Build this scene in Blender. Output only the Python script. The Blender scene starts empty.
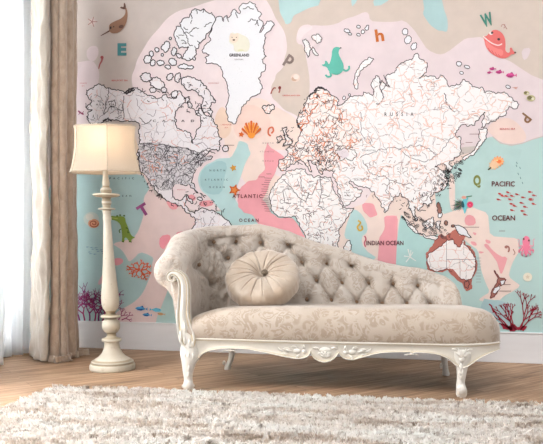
import bpy, bmesh, math, random
from mathutils import Vector, Matrix, noise
from mathutils.geometry import delaunay_2d_cdt
import numpy as np

scn = bpy.context.scene
COL = scn.collection
R = math.radians

# ------------------------------------------------------------------ camera
HOR = 248.0; FPX = 650.0; CX = 271.5
CAM = Vector((0.0, -4.79, 0.80)); YAW = R(12.3)
cd = bpy.data.cameras.new('camera'); cam = bpy.data.objects.new('camera', cd); COL.objects.link(cam)
cam.location = CAM; cam.rotation_euler = (R(90), 0, YAW)
cd.sensor_fit = 'HORIZONTAL'; cd.sensor_width = 36; cd.lens = 36 * FPX / 543
cd.shift_y = (HOR - 222) / 543
scn.camera = cam

# ------------------------------------------------------------------ light
w = bpy.data.worlds.new('world'); scn.world = w; w.use_nodes = True
bg = w.node_tree.nodes['Background']; bg.inputs[0].default_value = (0.985, 0.99, 1.0, 1); bg.inputs[1].default_value = 0.90
sd = bpy.data.lights.new('sun', 'SUN'); sd.energy = 1.7; sd.angle = R(26); sd.color = (1, .99, .985)
sun = bpy.data.objects.new('sun', sd); COL.objects.link(sun); sun.rotation_euler = (R(40), 0, R(-25))
ad = bpy.data.lights.new('window_daylight', 'AREA'); ad.shape = 'RECTANGLE'; ad.size = 2.6; ad.size_y = 2.6; ad.energy = 600
al = bpy.data.objects.new('window_daylight', ad); COL.objects.link(al); al.location = (-3.6, -1.7, 1.6); al.rotation_euler = (0, R(-90), 0)
vs = scn.view_settings
vs.view_transform = 'Standard'; vs.look = 'None'; vs.gamma = 1; vs.use_curve_mapping = False; vs.exposure = 0.0

# ------------------------------------------------------------------ helpers
def ray(px, py):
    dx = (px - CX) / FPX; dz = -(py - HOR) / FPX
    return Vector((dx * math.cos(YAW) - math.sin(YAW), dx * math.sin(YAW) + math.cos(YAW), dz))
def at_depth(px, py, d): return CAM + ray(px, py) * d
def on_floor(px, py, z=0.0):
    r = ray(px, py); return CAM + r * ((z - CAM.z) / r.z)
def on_wall(px, py):
    r = ray(px, py); return CAM + r * (-CAM.y / r.y)
def floor_at(px, d):
    p = at_depth(px, HOR, d); return Vector((p.x, p.y, 0))

def lin(c):
    c = c / 255.0
    return c / 12.92 if c <= 0.04045 else ((c + 0.055) / 1.055) ** 2.4
ALB = 0.85
def rgb(r, g, b, k=ALB): return (lin(r) * k, lin(g) * k, lin(b) * k, 1)

class NT:
    def __init__(s, name, rough=0.6):
        s.m = bpy.data.materials.new(name); s.m.use_nodes = True
        s.t = s.m.node_tree; s.b = s.t.nodes['Principled BSDF']; s.b.inputs['Roughness'].default_value = rough
        s.b.inputs['Specular IOR Level'].default_value = 0.3
    def n(s, typ, **kw):
        x = s.t.nodes.new(typ)
        for k, v in kw.items():
            if k.startswith('i_'):
                key = k[2:].replace('_', ' ')
                x.inputs[int(key) if key.isdigit() else key].default_value = v
            else: setattr(x, k, v)
        return x
    def l(s, a, b): s.t.links.new(a, b)
    def coords(s, scale=(1, 1, 1), rot=(0, 0, 0), out='Object'):
        tc = s.n('ShaderNodeTexCoord'); mp = s.n('ShaderNodeMapping')
        mp.inputs['Scale'].default_value = scale; mp.inputs['Rotation'].default_value = rot
        s.l(tc.outputs[out], mp.inputs[0]); return mp.outputs[0]
    def noise(s, co, scale, detail=4, rough=.55, dist=0):
        x = s.n('ShaderNodeTexNoise', i_Scale=scale, i_Detail=detail, i_Roughness=rough, i_Distortion=dist); s.l(co, x.inputs['Vector']); return x
    def ramp(s, fac, stops, interp='LINEAR'):
        x = s.n('ShaderNodeValToRGB'); x.color_ramp.interpolation = interp
        e = x.color_ramp.elements
        while len(e) < len(stops): e.new(0.5)
        for q, (p, c) in zip(e, stops): q.position = p; q.color = c if len(c) == 4 else (*c, 1)
        s.l(fac, x.inputs[0]); return x.outputs[0]
    def mix(s, fac, a, b, typ='MIX'):
        x = s.n('ShaderNodeMix', data_type='RGBA', blend_type=typ)
        for v, i in ((fac, 0), (a, 6), (b, 7)):
            if hasattr(v, 'is_linked'): s.l(v, x.inputs[i])
            else: x.inputs[i].default_value = v
        return x.outputs[2]
    def math(s, op, a, b=0.5):
        x = s.n('ShaderNodeMath', operation=op)
        for v, i in ((a, 0), (b, 1)):
            if hasattr(v, 'is_linked'): s.l(v, x.inputs[i])
            else: x.inputs[i].default_value = v
        return x.outputs[0]
    def bump(s, h, strength=.3, dist=.01):
        x = s.n('ShaderNodeBump', i_Strength=strength, i_Distance=dist); s.l(h, x.inputs['Height']); s.l(x.outputs[0], s.b.inputs['Normal'])
    def col(s, c):
        if hasattr(c, 'is_linked'): s.l(c, s.b.inputs['Base Color'])
        else: s.b.inputs['Base Color'].default_value = c

_flat = {}
def flat(r, g, b, name=None):
    """printed ink: matt, with the slight mottling of pigment on paper"""
    k = (r, g, b)
    if k not in _flat:
        n = NT(name or 'ink_%d_%d_%d' % k, .75)
        co = n.coords((1, 1, 1)); nz = n.noise(co, 9, 3)
        a = rgb(r, g, b); d = tuple(x * .94 for x in a[:3]) + (1,)
        n.col(n.ramp(nz.outputs[0], [(.35, d), (.65, a)]))
        _flat[k] = n.m
    return _flat[k]

def link(name, me, mats, parent=None, loc=None, smooth=False):
    o = bpy.data.objects.new(name, me); COL.objects.link(o)
    for m in (mats if isinstance(mats, (list, tuple)) else [mats]): me.materials.append(m)
    if parent: o.parent = parent
    if loc is not None: o.location = loc
    if smooth:
        for p in me.polygons: p.use_smooth = True
    return o
def pyobj(name, vs_, fs, mats, parent=None, loc=None, smooth=False):
    me = bpy.data.meshes.new(name); me.from_pydata([tuple(v) for v in vs_], [], fs); me.update()
    bm = bmesh.new(); bm.from_mesh(me); bmesh.ops.recalc_face_normals(bm, faces=bm.faces); bm.to_mesh(me); bm.free()
    return link(name, me, mats, parent, loc, smooth)
def bmobj(name, bm, mats, parent=None, loc=None, smooth=False):
    me = bpy.data.meshes.new(name); bmesh.ops.recalc_face_normals(bm, faces=bm.faces); bm.to_mesh(me); bm.free()
    return link(name, me, mats, parent, loc, smooth)
def empty(name, loc, rz=0):
    o = bpy.data.objects.new(name, None); COL.objects.link(o); o.location = loc; o.rotation_euler = (0, 0, rz); o.empty_display_size = .1
    return o
def tag(o, label, cat, group=None, kind=None):
    o['label'] = label; o['category'] = cat
    if group: o['group'] = group
    if kind: o['kind'] = kind
    return o
def box(bm, x0, x1, y0, y1, z0, z1, bev=0):
    vs_ = [bm.verts.new((x, y, z)) for x in (x0, x1) for y in (y0, y1) for z in (z0, z1)]
    fs = [(0, 1, 3, 2), (4, 6, 7, 5), (0, 4, 5, 1), (2, 3, 7, 6), (0, 2, 6, 4), (1, 5, 7, 3)]
    f = [bm.faces.new([vs_[i] for i in q]) for q in fs]
    if bev:
        es = {e for q in f for e in q.edges}
        bmesh.ops.bevel(bm, geom=list(es), offset=bev, segments=3, affect='EDGES', profile=.5)
def grid_faces(nu, nv, closeu=False, closev=False):
    fs = []
    for i in range(nu if closeu else nu - 1):
        for j in range(nv if closev else nv - 1):
            a = i * nv + j; b = ((i + 1) % nu) * nv + j; c = ((i + 1) % nu) * nv + (j + 1) % nv; d = i * nv + (j + 1) % nv
            fs.append((a, b, c, d))
    return fs
def interp(tab, x):
    if x <= tab[0][0]: return tab[0][1]
    for (a, u), (b, v) in zip(tab, tab[1:]):
        if x <= b: return u + (v - u) * (x - a) / (b - a) if b > a else v
    return tab[-1][1]
def sm(x): x = max(0, min(1, x)); return x * x * (3 - 2 * x)
def catmull(pts, n):
    """smooth curve through tuples of any length, n samples per span"""
    out = []; P = [pts[0]] + list(pts) + [pts[-1]]
    for i in range(1, len(P) - 2):
        for k in range(n):
            t = k / n
            out.append(tuple(.5 * ((2 * b) + (-a + c) * t + (2 * a - 5 * b + 4 * c - d) * t * t + (-a + 3 * b - 3 * c + d) * t ** 3)
                             for a, b, c, d in zip(P[i - 1], P[i], P[i + 1], P[i + 2])))
    out.append(tuple(pts[-1])); return out
def tube(vs_, fs, path, nseg=12, cap=True, sq=None):
    """path: (x,y,z,rx[,ry]) centres; frames follow the tangent"""
    base = len(vs_); n = len(path)
    for i, p in enumerate(path):
        a = Vector(path[max(0, i - 1)][:3]); b = Vector(path[min(n - 1, i + 1)][:3]); t = (b - a).normalized()
        up = Vector((0, 1, 0)) if abs(t.y) < .9 else Vector((1, 0, 0))
        s = t.cross(up).normalized(); u = s.cross(t)
        rx = p[3]; ry = p[4] if len(p) > 4 else rx
        for k in range(nseg):
            an = 2 * math.pi * k / nseg; c, q = math.cos(an), math.sin(an)
            vs_.append(Vector(p[:3]) + s * (rx * c) + u * (ry * q))
    fs += [tuple(base + x for x in f) for f in grid_faces(n, nseg, closev=True)]
    if cap:
        fs.append(tuple(base + k for k in range(nseg))); fs.append(tuple(base + (n - 1) * nseg + k for k in range(nseg)))
def blob(vs_, fs, c, r, rot=0, nu=10, nv=7):
    """ellipsoid, rotation about local y"""
    base = len(vs_); c = Vector(c); M = Matrix.Rotation(rot, 3, 'Y')
    for i in range(nu):
        for j in range(nv):
            a = 2 * math.pi * i / nu; b = math.pi * (j + .02) / (nv - 1 + .04) - math.pi / 2
            vs_.append(c + M @ Vector((r[0] * math.cos(a) * math.cos(b), r[1] * math.sin(b), r[2] * math.sin(a) * math.cos(b))))
    fs += [tuple(base + x for x in f) for f in grid_faces(nu, nv, closeu=True)]

# ------------------------------------------------------------------ materials of the room and furniture
def m_wall():
    n = NT('white_painted_plaster', .8); co = n.coords(); z = n.noise(co, 3, 5)
    n.col(n.ramp(z.outputs[0], [(.3, rgb(226, 222, 219)), (.7, rgb(236, 233, 231))])); n.bump(n.noise(co, 160, 3).outputs[0], .05, .002); return n.m
def m_paper(name, c1, c2):
    n = NT(name, .8); co = n.coords(); z = n.noise(co, 1.3, 5)
    n.col(n.ramp(z.outputs[0], [(.3, c1), (.7, c2)])); return n.m
def m_skirting():
    n = NT('white_skirting_paint', .45); co = n.coords((1, 1, 6)); z = n.noise(co, 2, 4)
    n.col(n.ramp(z.outputs[0], [(.3, rgb(236, 234, 235)), (.7, rgb(243, 242, 243))])); return n.m
def m_floor():
    n = NT('oak_laminate_planks', .5); n.b.inputs['Specular IOR Level'].default_value = .25
    co = n.coords((1, 1, 1), (0, 0, FLOOR_ROT))
    br = n.n('ShaderNodeTexBrick', i_Scale=1.0, i_Mortar_Size=.0016, i_Brick_Width=1.25, i_Row_Height=.125, i_Bias=0.0)
    br.offset = .37; br.inputs['Color1'].default_value = (0, 0, 0, 1); br.inputs['Color2'].default_value = (1, 1, 1, 1); br.inputs['Mortar'].default_value = (.5, .5, .5, 1)
    n.l(co, br.inputs['Vector'])
    st = n.n('ShaderNodeMapping'); st.inputs['Scale'].default_value = (1.2, 22, 1); n.l(co, st.inputs[0])
    add = n.n('ShaderNodeVectorMath', operation='ADD'); n.l(st.outputs[0], add.inputs[0])
    sc = n.n('ShaderNodeVectorMath', operation='SCALE'); sc.inputs['Scale'].default_value = 7.0; n.l(br.outputs['Color'], sc.inputs[0]); n.l(sc.outputs[0], add.inputs[1])
    g = n.noise(add.outputs[0], 1.6, 7, .62, .9)
    grain = n.ramp(g.outputs[0], [(.28, rgb(96, 70, 52)), (.44, rgb(152, 119, 92)), (.58, rgb(184, 152, 123)), (.78, rgb(212, 182, 154))])
    tint = n.ramp(br.outputs['Color'], [(0, (.86, .85, .84)), (1, (1.06, 1.04, 1.02))])
    c = n.mix(1.0, grain, tint, 'MULTIPLY')
    c = n.mix(n.math('MULTIPLY', br.outputs['Fac'], .55), c, rgb(96, 70, 52))
    n.col(c); n.bump(g.outputs[0], .06, .002); return n.m
FLOOR_ROT = R(-47)

def m_damask(name, base, motif, light, scale=1.0, sheen=.35, crinkle=0.0):
    n = NT(name, .52); n.b.inputs['Sheen Weight'].default_value = sheen; n.b.inputs['Sheen Roughness'].default_value = .35
    co = n.coords((1, 1, 1))
    wz = n.noise(co, 8.5 * scale, 2.5, .5, 1.4)
    fr = n.math('FRACT', n.math('MULTIPLY', wz.outputs[0], 6.5))
    band = n.ramp(fr, [(.16, (0, 0, 0)), (.24, (1, 1, 1)), (.70, (1, 1, 1)), (.80, (0, 0, 0))])
    v = n.n('ShaderNodeTexVoronoi', feature='SMOOTH_F1', i_Scale=13 * scale, i_Smoothness=.25); n.l(co, v.inputs['Vector'])
    mk = n.math('MULTIPLY', band, n.ramp(v.outputs['Distance'], [(.52, (1, 1, 1)), (.66, (0, 0, 0))]))
    soft = n.noise(co, 3.5, 4)
    b2 = n.mix(n.ramp(soft.outputs[0], [(.35, (0, 0, 0)), (.7, (1, 1, 1))]), base, light)
    n.col(n.mix(n.math('MULTIPLY', mk, .72), b2, motif))
    rr = n.n('ShaderNodeMapRange'); n.l(mk, rr.inputs[0]); rr.inputs[3].default_value = .6; rr.inputs[4].default_value = .4; n.l(rr.outputs[0], n.b.inputs['Roughness'])
    cr = n.noise(co, 26, 4, .6, 1.2); weave = n.noise(co, 420, 2)
    h = n.math('ADD', n.math('MULTIPLY', cr.outputs[0], crinkle), n.math('MULTIPLY', weave.outputs[0], .05))
    n.bump(h, .5, .012); return n.m

def m_antique(name, c=(240, 234, 224), gold=(203, 180, 140), wear=.5, nscale=26):
    # worn paint: the undercoat shows on edges, in grooves and in scattered chips
    n = NT(name, .38); co = n.coords(); z = n.noise(co, nscale, 5, .65)
    geo = n.n('ShaderNodeNewGeometry')
    pt = n.ramp(geo.outputs['Pointiness'], [(.43, (1, 1, 1)), (.495, (0, 0, 0))])
    k = n.math('MAXIMUM', n.math('MULTIPLY', pt, wear), n.math('MULTIPLY', n.ramp(z.outputs[0], [(.6, (0, 0, 0)), (.74, (1, 1, 1))]), wear * .55))
    big = n.noise(co, 4, 3)
    b = n.ramp(big.outputs[0], [(.3, rgb(*[x - 10 for x in c])), (.7, rgb(*c))])
    n.col(n.mix(k, b, rgb(*gold))); n.bump(n.noise(co, 60, 3).outputs[0], .12, .003); return n.m

def m_fabric_plain(name, c1, c2, nz=40, bump=.3, stretch=(1, 1, 1), rough=.7, trans=0.0, sheen=.2):
    n = NT(name, rough); co = n.coords(stretch); z = n.noise(co, nz, 4, .6, .6)
    c = n.ramp(z.outputs[0], [(.3, c1), (.7, c2)]); n.col(c); n.bump(z.outputs[0], bump, .01); n.b.inputs['Sheen Weight'].default_value = sheen
    if trans:
        tr = n.n('ShaderNodeBsdfTranslucent'); n.l(c, tr.inputs[0]); mx = n.n('ShaderNodeMixShader', i_0=trans)
        out = n.t.nodes['Material Output']; n.l(n.b.outputs[0], mx.inputs[1]); n.l(tr.outputs[0], mx.inputs[2]); n.l(mx.outputs[0], out.inputs[0])
    return n.m

M_WALL = m_wall(); M_SKIRT = m_skirting(); M_FLOOR = m_floor()
M_WHITEFRAME = NT('white_window_paint', .4).m; M_WHITEFRAME.node_tree.nodes['Principled BSDF'].inputs['Base Color'].default_value = rgb(240, 240, 240)

# ------------------------------------------------------------------ room
XL, XR, YF, HT = -2.95, 3.1, -5.6, 3.1
def struct(name, bm, m):
    o = bmobj(name, bm, m); o['kind'] = 'structure'; return o
bm = bmesh.new(); box(bm, XL - .15, XR, YF, .15, -.06, 0); struct('floor', bm, M_FLOOR)
bm = bmesh.new(); box(bm, XL - .15, XR, .0, .15, 0, HT); struct('wall_back', bm, M_WALL)
WY0, WY1, WZ0, WZ1 = -3.3, -.42, .12, 2.85
bm = bmesh.new()
box(bm, XL - .15, XL, YF, WY0, 0, HT); box(bm, XL - .15, XL, WY1, 0, 0, HT); box(bm, XL - .15, XL, WY0, WY1, 0, WZ0); box(bm, XL - .15, XL, WY0, WY1, WZ1, HT)
struct('wall_left', bm, M_WALL)
bm = bmesh.new(); box(bm, XL + .016, XR, -.016, 0, 0, .206, .003); box(bm, XL + .016, XR, -.021, 0, .206, .2145, .002); struct('baseboard_back', bm, M_SKIRT)
bm = bmesh.new(); box(bm, XL, XL + .016, YF, 0, 0, .1, .003); struct('baseboard_left', bm, M_SKIRT)
bm = bmesh.new()
for a, b in ((WY0, WY0 + .07), (-1.9, -1.83), (WY1 - .07, WY1)): box(bm, XL - .11, XL - .04, a, b, WZ0, WZ1, .004)
for a, b in ((WZ0, WZ0 + .07), (WZ1 - .07, WZ1)): box(bm, XL - .11, XL - .04, WY0, WY1, a, b, .004)
wf = struct('window_1', bm, M_WHITEFRAME)
g = NT('window_glass', .0); g.b.inputs['Transmission Weight'].default_value = 1; g.b.inputs['IOR'].default_value = 1.01; g.b.inputs['Base Color'].default_value = (1, 1, 1, 1)
bm = bmesh.new(); box(bm, XL - .08, XL - .074, WY0 + .06, WY1 - .06, WZ0 + .06, WZ1 - .06); bmobj('pane', bm, g.m, wf)
# ------------------------------------------------------------------ the printed wall mural
rnd = random.Random(7)
MX0, MX1, MZ0, MZ1 = XL + .003, on_wall(553, 200).x, .2145, 2.9
MO = Vector(((MX0 + MX1) / 2, -.0012, MZ0))
bm = bmesh.new(); box(bm, MX0 - MO.x, MX1 - MO.x, 0, .0011, 0, MZ1 - MZ0)
M_BASE = m_paper('mural_paper_teal', rgb(184, 213, 209), rgb(189, 217, 213))
mural = bmobj('world_map_mural', bm, M_BASE, loc=MO)
tag(mural, 'pastel world map wallpaper mural with sea animals covering the wall behind the chaise', 'mural')

def jag(poly, amp=1.0, it=2, seed=1, closed=True, maxlen=1.6):
    r = random.Random(seed); P = list(poly)
    for k in range(it):
        Q = []; n = len(P)
        for i in range(n if closed else n - 1):
            a = P[i]; b = P[(i + 1) % n]; Q.append(a)
            L = math.hypot(b[0] - a[0], b[1] - a[1])
            if L > maxlen:
                d = r.uniform(-1, 1) * min(amp, L * .28); t = r.uniform(.35, .65)
                Q.append((a[0] + (b[0] - a[0]) * t - (b[1] - a[1]) / L * d, a[1] + (b[1] - a[1]) * t + (b[0] - a[0]) / L * d))
        if not closed: Q.append(P[-1])
        P = Q
    return P
def chaikin(poly, it=2, closed=True):
    P = list(poly)
    for _ in range(it):
        Q = []; n = len(P)
        if not closed: Q.append(P[0])
        for i in range(n if closed else n - 1):
            a = P[i]; b = P[(i + 1) % n]
            Q += [(.75 * a[0] + .25 * b[0], .75 * a[1] + .25 * b[1]), (.25 * a[0] + .75 * b[0], .25 * a[1] + .75 * b[1])]
        if not closed: Q.append(P[-1])
        P = Q
    return P
def ell(cx, cy, rx, ry, rot=0, n=18):
    c, s = math.cos(R(rot)), math.sin(R(rot))
    return [(cx + rx * math.cos(a) * c - ry * math.sin(a) * s, cy + rx * math.cos(a) * s + ry * math.sin(a) * c) for a in [2 * math.pi * k / n for k in range(n)]]

class Print:
    """flat printed artwork on the mural; coordinates are traced positions on the wall plane"""
    STEP = .000002
    count = {}
    def __init__(s, name, layer=0):
        s.name = name; s.v = []; s.f = []; s.mi = []; s.mats = []; s.y = 0
        Print.count[layer] = Print.count.get(layer, 0) + 1; s.y0 = -.0003 - layer * .0003 - min(Print.count[layer], 60) * .0000025
    def _m(s, m):
        if m not in s.mats: s.mats.append(m)
        return s.mats.index(m)
    def _p(s, x, y):
        p = on_wall(x, y); return (min(max(p.x, MX0), MX1) - MO.x, s.y0 - s.y, min(max(p.z - MO.z, .0005), MZ1 - MZ0))
    def fill(s, poly, m):
        s.y = min(s.y + Print.STEP, .00014); b = len(s.v)
        s.v += [s._p(x, y) for x, y in poly]; i = s._m(m)
        co, _, tri, _, _, _ = delaunay_2d_cdt([Vector(q) for q in poly], [], [list(range(len(poly)))], 1, 1e-4)
        del s.v[b:]; s.v += [s._p(q[0], q[1]) for q in co]
        for t in tri: s.f.append(tuple(b + k for k in t)); s.mi.append(i)
        return s
    def line(s, P, m, wd=.7, closed=False, w2=None):
        s.y = min(s.y + Print.STEP, .00014); i = s._m(m); n = len(P); b = len(s.v)
        for k in range(n):
            a = P[(k - 1) % n] if closed or k > 0 else P[k]; c = P[(k + 1) % n] if closed or k < n - 1 else P[k]
            dx, dy = c[0] - a[0], c[1] - a[1]; L = math.hypot(dx, dy) or 1
            ww = (wd if w2 is None else wd + (w2 - wd) * k / max(1, n - 1)) / 2
            nx, ny = -dy / L * ww, dx / L * ww
            s.v += [s._p(P[k][0] + nx, P[k][1] + ny), s._p(P[k][0] - nx, P[k][1] - ny)]
        for k in range(n if closed else n - 1):
            q = (k + 1) % n
            s.f.append((b + 2 * k, b + 2 * k + 1, b + 2 * q + 1, b + 2 * q)); s.mi.append(i)
        return s
    def text(s, body, cx, cy, wd, ht, m, rot=0, spacing=1.0, bold=0.0, skew=0):
        s.y = min(s.y + Print.STEP, .00014)
        c = bpy.data.curves.new('t', 'FONT'); c.body = body; c.space_character = spacing; c.offset = bold; c.resolution_u = 3
        o = bpy.data.objects.new('t', c); me = bpy.data.meshes.new_from_object(o)
        V = [v.co.copy() for v in me.vertices]
        if V:
            x0 = min(v.x for v in V); x1 = max(v.x for v in V); y0 = min(v.y for v in V); y1 = max(v.y for v in V)
            b = len(s.v); i = s._m(m); ca, sa = math.cos(R(rot)), math.sin(R(rot))
            for v in V:
                x = ((v.x - x0) / (x1 - x0) - .5) * wd; y = -((v.y - y0) / (y1 - y0) - .5) * ht
                s.v.append(s._p(cx + x * ca - y * sa, cy + x * sa + y * ca))
            for p in me.polygons: s.f.append(tuple(b + k for k in p.vertices)); s.mi.append(i)
        bpy.data.meshes.remove(me); bpy.data.objects.remove(o); bpy.data.curves.remove(c)
        return s
    def build(s, label=None):
        me = bpy.data.meshes.new(s.name); me.from_pydata(s.v, [], s.f); me.update()
        me.polygons.foreach_set('material_index', s.mi)
        for p in me.polygons:
            pass
        o = link(s.name, me, s.mats, mural)
        bm = bmesh.new(); bm.from_mesh(me)
        for f in bm.faces:
            if f.normal.y > 0: f.normal_flip()
        bm.to_mesh(me); bm.free()
        if label: o['label'] = label
        return o

BEIGE = flat(208, 196, 189); BEIGEL = flat(216, 200, 188); LILAC = flat(228, 212, 214); PINKL = flat(241, 224, 225); PEACH = flat(244, 222, 211)
PINK = flat(238, 164, 171); TEAL = flat(172, 200, 200); TEALR = flat(186, 215, 211); TEALD = flat(160, 208, 202); ROSE = flat(231, 208, 204); INK = flat(54, 46, 50); GREY = flat(140, 130, 132)
MAROON = flat(110, 50, 52); RED = flat(200, 90, 90); WHITE = flat(240, 239, 242); SKYT = flat(188, 219, 218); ORANGEP = flat(222, 200, 176)

# sea colour zones
def zone(poly, m, layer=0, it=2, amp=0, seed=1):
    P = jag(poly, amp, 1, seed, maxlen=6) if amp else poly
    return Print('sea_zone', layer).fill(chaikin(P, it), m).build()
zone([(20, -95), (565, -95), (560, 141), (543, 137), (532, 140), (522, 144), (511, 146), (500, 143.5), (491, 136), (484, 134), (470, 180), (440, 200), (150, 215), (146, 174), (20, 174)], BEIGE, 0, 0)
zone([(262, -60), (565, -60), (560, 100), (430, 100), (300, 130), (255, 125), (262, 60)], BEIGEL, 1)
zone([(66, 64), (80, 62), (92, 60), (97, 66), (100, 74), (98, 84), (100, 126), (60, 126)], LILAC, 1)
zone([(86, 52), (90, 46), (98, 46), (99, 55), (94, 62), (88, 60)], LILAC, 1)
zone([(134, 92), (132, 75), (137, 60), (150, 38), (164, 22), (180, 10), (205, 3), (230, -6), (262, -6), (273, 12), (284, 30), (287, 52), (284, 66), (276, 74), (271, 86), (272, 98), (284, 110), (300, 118), (300, 190), (200, 215), (140, 180), (139, 120)], PINKL, 1, amp=1.5)
zone([(132, 124), (60, 124), (60, 175), (146, 175), (139, 150)], ORANGEP, 1, 0)
zone([(240, 100), (262, 98), (300, 120), (300, 160), (260, 205), (225, 150), (222, 120)], PEACH, 2, amp=1)
zone([(214, 118), (222, 104), (230, 116), (232, 132), (224, 140), (216, 134)], flat(240, 212, 192), 3)
zone([(232, 122), (240, 106), (256, 104), (272, 118), (268, 134), (250, 142), (236, 138)], flat(244, 214, 202), 3)
zone([(304, 45), (297, 44), (296, 36), (301, 26), (309, 27), (312, 25), (325, 26), (337, 24), (345, 19), (356, 16), (364, 12), (368.8, 13), (370, 21), (380, 22), (395, 22), (404, 20), (414, 29.5), (421.5, 41), (427.4, 50), (439, 55), (446.5, 53), (459.8, 42.7), (465.7, 38.3), (474.5, 37.6), (482, 36.8), (495, 48), (504, 59), (511.6, 62), (520, 68), (536, 78), (560, 84), (560, 135), (543, 136), (532, 139), (522, 143), (511, 144.7), (500, 142.5), (491, 134.4), (470, 150), (330, 150), (309, 100), (310, 80), (307, 62)], flat(233, 216, 218), 2, 1)
zone([(300, 42), (296, 36), (300, 26), (309, 24), (314, 28), (304, 34)], PINKL, 3)
zone([(521, 49), (531.5, 47.5), (528, 58), (523, 61)], LILAC, 3, 1)
zone([(486, 128), (498, 118), (512, 118), (526, 132), (526, 142), (511, 144.5), (500, 142), (490, 134)], flat(240, 214, 204), 3)
zone([(272, -60), (279.4, 10.4), (284, 20), (286, 25), (291, 23), (293.6, 15.5), (305, 10), (321, 5), (326, -60)], SKYT, 3, 1, amp=1)
zone([(353, -16), (350.6, 8), (357, 2), (362, -14)], SKYT, 3, 1); zone([(380, -12), (371, 6.5), (384, 5), (398, -10)], SKYT, 3, 1)
zone([(410, -60), (424.5, 8.8), (423, 14.7), (430, 25), (439, 31), (447, 32.5), (447.5, 20.6), (443.6, 8.8), (430, -60)], flat(178, 208, 208), 3, 1, amp=1)
# left and lower seas
zone([(40, 174), (146, 174), (155, 195), (200, 215), (200, 340), (40, 340)], ROSE, 1, 0)
zone([(40, 174), (143, 174), (150, 188), (144, 197), (144, 212), (138, 232), (134, 239), (112, 243.6), (122, 250), (129, 262), (140, 252), (154, 258), (152, 270), (144, 291), (133, 303), (118, 311), (108, 320), (40, 335)], TEAL, 2, 1, amp=1)
zone([(114, 258), (122, 258), (124, 262), (118, 266), (112, 264)], flat(232, 160, 170), 3); zone([(113, 262), (104, 272), (97, 284), (101, 285), (110, 274), (116, 266)], flat(222, 180, 186), 3, 1)
zone([(180, 280), (168, 290), (157, 318), (156, 336), (200, 336), (200, 280)], TEALR, 3, 0)
for P in ([(160, 236), (170, 234), (171, 240), (167, 244), (164, 250), (159, 246)], [(175, 233), (183, 231), (187, 233), (180, 237)], [(171, 206), (178, 203), (180, 206), (173, 210)]): zone(P, flat(235, 150, 162), 4, 1)
zone([(200, 172), (207.6, 164), (218, 158.5), (231, 158), (237.4, 146), (238.7, 141), (247.7, 143.6), (251, 154), (245, 164), (238.7, 182.5), (233.5, 195.4), (244, 213.5), (256, 217), (250, 232), (233.5, 224), (218, 206.8), (207.6, 195.4), (201, 190), (198, 180)], SKYT, 4, 1, amp=.8)
zone([(200, 173), (208, 165), (220, 160), (228, 164), (224, 180), (222, 194), (210, 195), (201, 189)], flat(170, 206, 208), 5, 1)
zone([(237.4, 200.6), (241, 187), (248, 181), (257, 180), (258.6, 175.6), (265.5, 169), (264, 152), (267.5, 142), (271, 148), (277, 151.5), (285, 158), (277, 167), (272, 178.6), (268, 189), (262, 200), (267.4, 205.6), (271, 213), (279, 218.5), (292.4, 218), (299, 226), (306, 238), (302, 242), (279, 234), (261.5, 228), (253, 215), (244, 213), (238, 207)], PINK, 5, 1, amp=1)
# warm seas around Africa, India and Indonesia
zone([(330, 180), (400, 180), (470, 150), (474, 160), (455, 185), (448, 200), (470, 210), (440, 236), (415, 236), (400, 222), (398, 280), (330, 262)], PEACH, 2, 1)
zone([(434, 178), (462, 160), (478, 150), (490, 137), (500, 144), (511, 147), (522, 150), (505, 200), (470, 206), (444, 214), (436, 205)], TEALR, 3, 0); zone([(449, 172), (455, 176), (455, 214), (449, 206)], flat(240, 218, 208), 4, 1)
zone([(352.6, 209), (359, 211), (366.5, 221.5), (368, 232), (361, 237), (363.6, 249), (380, 260), (352, 262), (351, 240), (344, 238), (346, 226)], SKYT, 3, 1)
zone([(362, 203), (374, 204), (378, 215), (370, 218), (364, 212)], PINK, 3, 2, amp=1)
zone([(384, 216), (398, 216), (397.5, 250), (395, 275), (378, 270), (378, 254), (379, 238), (385, 228)], PINK, 3, 1, amp=.8)
zone([(400, 215), (404, 216), (412, 228), (424, 239), (444, 243), (432, 250), (424, 262), (430, 300), (396, 300), (396, 250)], flat(182, 218, 214), 3, 1)
zone([(434, 236), (470, 206), (488, 213), (490, 236), (517, 238), (519, 252), (512, 264), (508.5, 277), (521, 286), (504, 296), (493, 309), (488, 304), (478, 300), (490, 292), (481, 270), (478, 250), (462, 238)], PEACH, 3, 1, amp=.8)
for P in ([(464, 219), (468, 214), (475, 217), (476, 225), (466, 226)], [(483, 245), (487, 243), (492, 250), (500, 256), (506, 258), (503, 266), (502, 270), (497, 262), (490, 252)], [(470, 241), (476, 242), (477, 246), (472, 245)], [(485, 239), (491, 241), (490, 244), (486, 243)], [(478, 251), (485, 252), (480, 254)], [(496, 258), (508, 256), (505, 266), (501, 276), (498, 266)], [(472, 232), (477, 233), (475, 236)]): zone(P, flat(240, 168, 172), 5, 1)
zone([(482, 298), (491, 300), (501, 300), (512, 306), (510, 330), (478, 326)], flat(176, 206, 210), 5, 1)

zone([(262, 150), (300, 150), (345, 140), (375, 150), (375, 200), (330, 215), (300, 180), (270, 175)], PINKL, 3, 1)
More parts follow.
